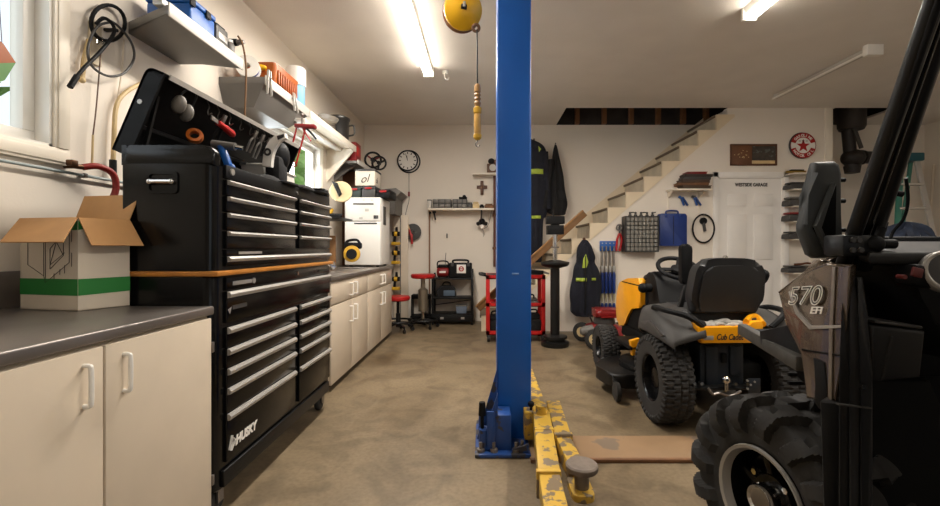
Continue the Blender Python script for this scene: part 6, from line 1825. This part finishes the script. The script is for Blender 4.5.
# ================================================================== UTILITY VEHICLE
OU = Vector((.967, 1.40, 0)); RU = 0.0
UV = thing('utility_vehicle', 'black side by side utility vehicle with open cab at right edge', 'vehicle', OU, RU, local=True)
Ri = Matrix.Rotation(-RU, 3, 'Z')
def UL(px, py, a, b=0.0):
    """point where the sight line meets the vertical local plane x = a + b*y"""
    cl = Ri @ (Vector((0, 0, H)) - OU)
    d = Ri @ Vector(((px - CX) / F, 1, -(py - CY) / F))
    tt = (a + b * cl.y - cl.x) / (d.x - b * d.y)
    return cl + d * tt
def UY(px, py, y):
    cl = Ri @ (Vector((0, 0, H)) - OU)
    d = Ri @ Vector(((px - CX) / F, 1, -(py - CY) / F))
    return cl + d * ((y - cl.y) / d.y)
FA, FB = -.041, .12
# wheels; the front ones are steered to the left
for nm, (x, y), st_ in (('front', (0, 0), math.radians(12)), ('front', (1.22, 0), math.radians(12)), ('rear', (0, -1.86), 0), ('rear', (1.22, -1.86), 0)):
    c0 = Vector((x, y, .318))
    wt = tyre(UV, nm + '_tyre', c0, .317, .225, .160, atv, .028, tyrem, 360, 48, st_)
    rot = Matrix.Rotation(st_, 3, 'Z')
    out = rot @ Vector((-1 if x < .5 else 1, 0, 0))
    r_ = MB().lathe([(.157, .100), (.165, .108), (.162, .117), (.152, .113), (.144, .085)], c0, out, 40, True).build('rim_ring', silver, UV)
    d_ = MB().lathe([(.147, .09), (.140, .05), (.128, .02), (.10, .012), (.085, .03), (.07, .06), (.05, .062), (.001, .062)], c0, out, 40, cap=False).build('rim', blk, UV)
    for k in range(6):
        a = 2 * PI * k / 6 + .3
        u = rot @ Vector((0, math.cos(a), math.sin(a)))
        MB().bar(c0 + out * .045 + u * .05, c0 + out * .05 + u * .135, .026, .02, out, .005).build('rim_spoke', blk, d_)
    for k in range(4):
        a = 2 * PI * k / 4 + .8
        u = rot @ Vector((0, math.cos(a), math.sin(a)))
        MB().cyl(c0 + out * .055 + u * .082, c0 + out * .075 + u * .082, .010, None, 6).build('lug_nut', chrome, d_)
    MB().lathe([(.048, .055), (.05, .10), (.044, .112), (.036, .106), (.001, .106)], c0, out).build('hub_cap', chrome, d_)
# left front fender with model marking, mirrored on the right
def fpt(px, py): return UL(px, py, FA, FB)
fo = [fpt(*q) for q in [(778, 292), (800, 276), (826, 263), (851, 265), (846, 330), (836, 402), (822, 400), (806, 399), (803, 353), (786, 326)]]
MB().prism(fo, Vector((.06, .05, 0)), .008, 2).build('fender', bronze, UV)
# facets on the fender
fac = [fpt(*q) for q in [(792, 290), (800, 312), (812, 326), (843, 325), (843, 328), (811, 329.5), (797, 314), (790, 292)]]
nf = Vector((-1, FB, 0)).normalized()
MB().prism([p + nf * .001 for p in fac], nf * .004, .001).build('fender_crease', silver, UV)
MB().prism([p + nf * .001 for p in [fpt(*q) for q in [(803, 349), (842, 355), (842, 356.5), (803, 350.5)]]], nf * .002).build('fender_seam', blkd, UV)
MB().prism([p + nf * .001 for p in [fpt(*q) for q in [(834, 267), (837, 267), (834, 330), (833, 400), (829.5, 400), (830.5, 330)]]], nf * .003, .001).build('fender_edge_line', M('dull_silver', (104, 94, 84), .5), UV)
q = fpt(790, 304.5); q2 = fpt(828, 304.5)
U_ = (q2 - q).normalized()
text('570', .073, q + nf * .005, U_, (0, 0, 1), M('dark_marking', (60, 54, 48), .4), UV, 'marking', shear=.25, bold=.0, squeeze=1.42)
def outline_text(s, size, o, U, shear, sq, bold):
    cu = bpy.data.curves.new('t', 'FONT'); cu.body = s; cu.size = size; cu.shear = shear; cu.fill_mode = 'NONE'; cu.bevel_depth = bold
    t = bpy.data.objects.new('t', cu); COL.objects.link(t)
    dg = bpy.context.evaluated_depsgraph_get(); dg.update()
    me = bpy.data.meshes.new_from_object(t.evaluated_get(dg)); bpy.data.objects.remove(t)
    V = Vector((0, 0, 1)); N = U.cross(V)
    for v in me.vertices: v.co = o + U * v.co.x * sq + V * v.co.y + N * v.co.z
    me.materials.clear(); me.materials.append(whit)
    ob = bpy.data.objects.new('marking_outline', me); COL.objects.link(ob); ob.parent = UV
outline_text('570', .073, q + nf * .007, U_, .25, 1.42, .0012)
q = fpt(812, 313.5)
text('EFI', .027, q + nf * .006, U_, (0, 0, 1), whit, UV, 'marking', shear=.25, bold=.0004, squeeze=1.6)
# hood running across to the other side
hl = [fpt(*q_) for q_ in [(778, 292), (800, 276), (826, 263), (845, 266)]]
rows = []
for k, p in enumerate(hl):
    yb_ = p.y + (.02, .10, .20, .26)[k]
    rows.append([p, Vector((p.x + .05, (p.y + yb_) / 2, p.z + .012)), Vector((p.x + .18, yb_, p.z + .03)), Vector((.55, yb_ + .02, p.z + .04)), Vector((1.22 - p.x - .18, yb_, p.z + .03)), Vector((1.22 - p.x - .05, (p.y + yb_) / 2, p.z + .012)), Vector((1.22 - p.x, p.y, p.z))])
rows_ = ([v + Vector((0, .22 if 0 < i_ < 6 else .02, -.13)) for i_, v in enumerate(rows[0])])
o = MB().sheet(rows).build('hood', bronze, UV, ang=40)
md = o.modifiers.new('s', 'SOLIDIFY'); md.thickness = .015
f2 = [Vector((1.22 - p.x, p.y, p.z)) for p in fo]
MB().prism(f2, Vector((-.09, 0, 0)), .008).build('fender', bronze, UV)
# black front body, flare lip and bumper
MB().prism([Vector((.30, p[0], p[1])) for p in [(.34, .50), (.34, .72), (.28, .82), (.12, .92), (.02, .92), (.02, .60)]], (.62, 0, 0), .02).build('front_fascia', blkp, UV)
bl_ = [UL(*q_, FA + .015, FB) for q_ in [(759, 331), (786, 325), (800, 352), (803, 368), (775, 356), (760, 345)]]
MB().prism(bl_, Vector((.10, 0, 0)), .006).build('fender_flare', blkp, UV)
lp0, lp1 = None, None
p0, p1 = UL(742, 329, .06), UL(802, 364, -.05)
MB().bar(p0, p1, .035, .045, (0, 0, 1), .008).build('flare_lip', M('scuffed_plastic', (62, 60, 56), .6, var=.3, scale=25), UV)
MB().bar(p0 + Vector((.05, .02, -.03)), p0 + Vector((1.0, .04, -.03)), .04, .05, (0, 0, 1), .01).build('bumper', blkp, UV)
MB().bx(.32, .90, .2, .34, .28, .55, .02).build('radiator_body', blkd, UV)
for k in range(5):
    z = .56 + k * .035
    MB().bx(.25, .95, .355, .37, z, z + .015, .003).build('grille_bar', blkp, UV)
MB().bx(.2, 1.02, -.3, .34, .24, .40, .02).build('front_frame', blkd, UV)
for sx, x in ((1, .10), (-1, 1.12)):
    MB().tube(spline([(x + .05 * sx, .05, .80), (x + .02 * sx, .02, .60), (x + .0 * sx, 0, .36)], 4), .03, 10).build('shock_absorber', blkm, UV)
    MB().bar((x - .0, 0, .32), (x + .35 * sx, .03, .33), .10, .03, (0, 0, 1), .008).build('control_arm', blkm, UV)
# inner wheel arch behind the tyre
fl = [UL(*q_, -.07) for q_ in [(803, 352), (842, 356), (842, 402), (841, 512), (806, 512), (803, 440), (808, 400)]]
MB().prism([(.03, -.36, .20), (.03, -.12, .72), (.03, .0, .74), (.03, .0, .70), (.03, -.10, .66), (.03, -.345, .20)], (.30, 0, 0)).build('wheel_arch', blkd, UV)
mk = [UL(*q_, -.075) for q_ in [(812, 358), (824, 362), (827, 395), (819, 410), (813, 402), (817, 385)]]
MB().prism(mk, (.03, 0, 0), .006).build('arch_handle', blkp, UV)
# door jamb: tall ribbed panel behind the front wheel
jm = M('jamb_plastic', (40, 40, 41), .5, var=.15, bump=.05, bscale=200)
JZ0, JZ1 = .16, 1.035
JY = -.335
for i, (pa, pb_) in enumerate([(839, 849), (849.5, 860), (860.5, 872)]):
    yy = JY - i * .010
    a_, b_ = UY(pa, 400, yy), UY(pb_, 400, yy)
    pts_ = [(a_.x, yy, JZ0), (b_.x, yy, JZ0), (b_.x, yy, .80), (b_.x + .5 * (.034, .024, .010)[i], yy + .02, .95), (b_.x + (.034, .024, .010)[i], yy + .04, JZ1), (a_.x + (.044, .034, .024)[i], yy + .04, JZ1), (a_.x + .5 * (.044, .034, .024)[i], yy + .02, .95), (a_.x, yy, .80)]
    MB().prism(pts_, (.045, .05, 0), .006, 3).build('jamb_rib', jm if i != 1 else M('jamb_grey', (60, 60, 62), .5), UV)
a_ = UY(820, 403, -.29)
MB().prism([UY(*q_, -.29) for q_ in [(820, 402), (842, 404), (844, 520), (824, 520)]], (.06, .05, 0), .006).build('jamb_front', jm, UV)
q = UY(864.5, 387, -.362)
MB().cyl(q, q + Vector((0, .012, 0)), .006, None, 8).build('screw', chrome, UV)
MB().prism([UY(*q_, -.362) for q_ in [(839, 404), (872, 408), (872, 409.5), (839, 405.5)]], (0, .01, 0)).build('jamb_seam', greyd, UV)
# cab: firewall, floor, dash
MB().bx(.27, .96, .16, .20, .40, 1.0).build('firewall', blkd, UV)
MB().bx(-.03, 1.25, -1.5, .06, .38, .42, .006).build('cab_floor', M('dusty_floor', (34, 32, 30), .7, var=.35, scale=26), UV)
MB().bx(.30, 1.2, .06, .16, .42, .50, .01).build('toe_board', greyf, UV)
for px0, px1 in ((885, 906), (892, 914)):
    a_, b_ = UY(px0, 380, .14), UY(px1, 434, .10)
    MB().bar(a_, b_, .006, .012, (0, 1, 0)).build('firewall_rib', greyd, UV)
dz = UY(900, 246, -.30)
dl = [(-.03, -.335, 1.075), (-.03, -.30, 1.095), (-.03, -.05, 1.125), (-.03, .0, 1.10), (-.03, .0, .85), (-.03, -.12, .85), (-.03, -.14, 1.0), (-.03, -.325, 1.04)]
MB().prism([(-.035, -.335, 1.068), (1.255, -.335, 1.068), (1.04, 0, 1.10), (.19, 0, 1.10), (.05, -.18, 1.085)], (0, 0, .03), .010, 3).build('dash', greyf, UV)
MB().bx(.14, 1.1, -.08, .0, .72, 1.05, .01).build('dash_lower', blkp, UV)
MB().bx(.24, .98, .0, .08, 1.09, 1.145, .008).build('cowl', blkp, UV)
# pocket on the left of the dash
a_, b_, c_, d_ = UY(871, 325, -.33), UY(927, 331, -.33), UY(922, 378, -.31), UY(872, 383, -.31)
pk = [a_, b_, c_, d_]
MB().prism(pk, (.0, .20, 0), .010, 3).build('dash_pocket', M('pocket_plastic', (46, 46, 47), .5, spec=.3), UV)
MB().prism([a_ + Vector((.01, .0, .004)), b_ + Vector((-.01, .0, .004)), b_ + Vector((-.01, .16, .004)), a_ + Vector((.01, .16, .004))], (0, 0, .008), .003).build('pocket_rim', greyd, UV)
fct = [UY(*q_, -.333) for q_ in [(890, 336), (893, 337), (882, 380), (879, 381)]]
MB().prism(fct, (0, -.004, 0), .001).build('pocket_crease', greyf, UV)
# dash side curve, switch, gauge
cv = [UY(*q_, -.26) for q_ in [(900, 270), (915, 262), (928, 290), (936, 320), (944, 350), (944, 258)]]
MB().prism([UY(*q_, -.26) for q_ in [(902, 266), (950, 258), (950, 360), (938, 325), (926, 296)]], (0, .2, 0), .012, 3).build('steering_shroud', blkp, UV)
q = UY(914, 276, -.33)
MB().box(q, (.055, .06, .052), Matrix.Rotation(.25, 3, 'Y'), .01).build('switch_box', blkp, UV)
q = UY(917, 272.5, -.362)
MB().box(q, (.024, .008, .022), Matrix.Rotation(.25, 3, 'Y'), .002).build('red_switch', M('red_switch', (104, 38, 34), .5), UV)
q = UY(905.5, 277, -.365)
MB().cyl(q, q + Vector((0, .02, 0)), .005).build('key_switch', MATS['red_switch'], UV)
q = UY(949, 271, -.37)
MB().torus(q, (-.3, -1, .25), .044, .005, 36, 8).lathe([(.05, -.02), (.05, 0), (.044, .004)], q, (-.3, -1, .25), cap=False).build('gauge_ring', silver, UV)
MB().lathe([(.001, 0), (.045, 0), (.045, .003), (.001, .003)], q, (-.3, -1, .25)).build('gauge_face', greyd, UV)
# A pillar: twin tubes with seal strips
pb, pt = UL(846, 262, .03), None
pb = Vector((.035, -.22, 1.02))
pt = UY(945, -15, -.56)
def pill(px0, px1, o, r, mt, nm):
    a_ = UY(px0, 268, -.24 + o); b_ = UY(px1, -40, -.60 + o); b_ = b_ + (b_ - a_) * .06
    MB().tube([a_, a_.lerp(b_, .5), b_], r, 12).build(nm, mt, UV)
    return a_, b_
pill(842, 949, 0, .017, blkm, 'roll_cage_tube')
pill(853, 957, .02, .013, blk, 'roll_cage_tube')
a9, b9 = pill(862, 963, .04, .020, blkm, 'roll_cage_tube')
pill(847, 953, -.012, .007, blkp, 'seal_strip')
for f in (.30, .82):
    c0 = a9.lerp(b9, f) + Vector((.015, 0, 0)); MB().cyl(c0, c0 + Vector((.02, -.004, -.006)), .007).build('clamp_bolt', blkp, UV)
MB().tube(spline([UY(906, 178, -.3), UY(908, 200, -.28), UY(904, 218, -.26), UY(893, 232, -.24), UY(889, 245, -.24)], 5), .004, 6).build('wire', blkp, UV)
# roof frame and the right side of the cage
for x in (0.02, 1.2):
    z = b9.z + .05
    MB().tube(spline([(a9.lerp(b9, .9) + Vector((-.012, .0, .0))) if x < .5 else Vector((x, -.58, 1.58)), Vector((x, -.70, 1.80)), Vector((x, -.85, 1.86)), Vector((x, -1.6, 1.88)), Vector((x, -1.72, 1.82)), Vector((x, -1.75, 1.0))], 6), .024, 12).build('roll_cage_tube', blkm, UV)
MB().tube([(1.2, -.22, 1.02), (1.2, -.58, 1.58)], .024, 12).build('roll_cage_tube', blkm, UV)
MB().bx(.0, 1.22, -1.65, -.85, 1.885, 1.91, .01).build('roof', blkp, UV)
# bench seat, bed
MB().bx(.05, 1.17, -1.45, -1.0, .66, .80, .04, 3).build('bench_seat', MATS['black_vinyl'], UV)
MB().bx(.05, 1.17, -1.55, -1.42, .78, 1.25, .04, 3).build('bench_back', MATS['black_vinyl'], UV)
MB().bx(.1, 1.12, -1.45, -1.05, .42, .66, .01).build('seat_base', blkp, UV)
MB().bx(-.05, 1.27, -2.5, -1.75, .78, .82).bx(-.05, -.02, -2.5, -1.75, .82, 1.08).bx(1.24, 1.27, -2.5, -1.75, .82, 1.08).bx(-.05, 1.27, -1.78, -1.75, .82, 1.08).bx(-.05, 1.27, -2.5, -2.47, .82, 1.08).build('cargo_bed', blkp, UV)
MB().bx(.12, 1.1, -2.3, -.3, .26, .38, .01).build('rear_frame', blkd, UV)
MB().bx(-.10, -.03, -1.45, -.50, .20, .40, .015).build('rocker', blkp, UV)
# mirror
mo = [UY(*q_, -.22) for q_ in [(817, 161.5), (836, 160.5), (841, 164), (843.5, 174), (842.5, 243), (840, 257), (818, 258.5), (812, 255), (803, 231), (803, 224), (813, 196), (814, 172)]]
MB().prism(mo, (0, .035, 0), .012, 3).build('mirror_shell', M('mirror_grey', (52, 54, 54), .5, spec=.35), UV)
mi = [UY(*q_, -.220) for q_ in [(830, 184), (835, 186), (834, 250), (826, 253), (812, 228)]]
MB().prism(mi, (0, -.006, 0), .002).build('mirror_facet', M('recess_black', (8, 8, 8), .9, spec=.1), UV)
MB().prism([UY(*q_, -.222) for q_ in [(812, 226), (830, 183), (832, 185), (816, 228), (829, 254), (825, 255)]], (0, -.016, 0), .003).build('mirror_ridge', MATS['mirror_grey'], UV)
for py in (180, 201, 230):
    q = UY(843, py, -.20); MB().cyl(q - Vector((.01, 0, 0)), q + Vector((.004, 0, 0)), .006).build('mirror_bolt', blkp, UV)
a_, b_ = UY(838, 235, -.30), UY(868, 256, -.30)
MB().bx(a_.x, b_.x, -.315, -.25, b_.z, a_.z, .006).build('mirror_arm', blkm, UV)
for px, py in ((852, 240), (858, 240), (852, 250), (860, 250)):
    q = UY(px, py, -.316); MB().cyl(q, q + Vector((0, -.006, 0)), .007, None, 6).build('arm_bolt', chrome if False else greyd, UV)
q = UY(874, 244, -.31)
MB().sph(q, .022).cyl(q, q + Vector((.05, 0, 0)), .012).cyl(q + Vector((-.01, 0, -.03)), q + Vector((.02, 0, .04)), .010).build('arm_clamp', blkp, UV)
MB().prism([UY(*q_, -.15) for q_ in [(866, 264), (880, 255), (884, 240), (890, 222), (884, 222), (874, 240), (862, 256)]], (0, .03, 0), .004).build('pillar_bracket', blkm, UV)
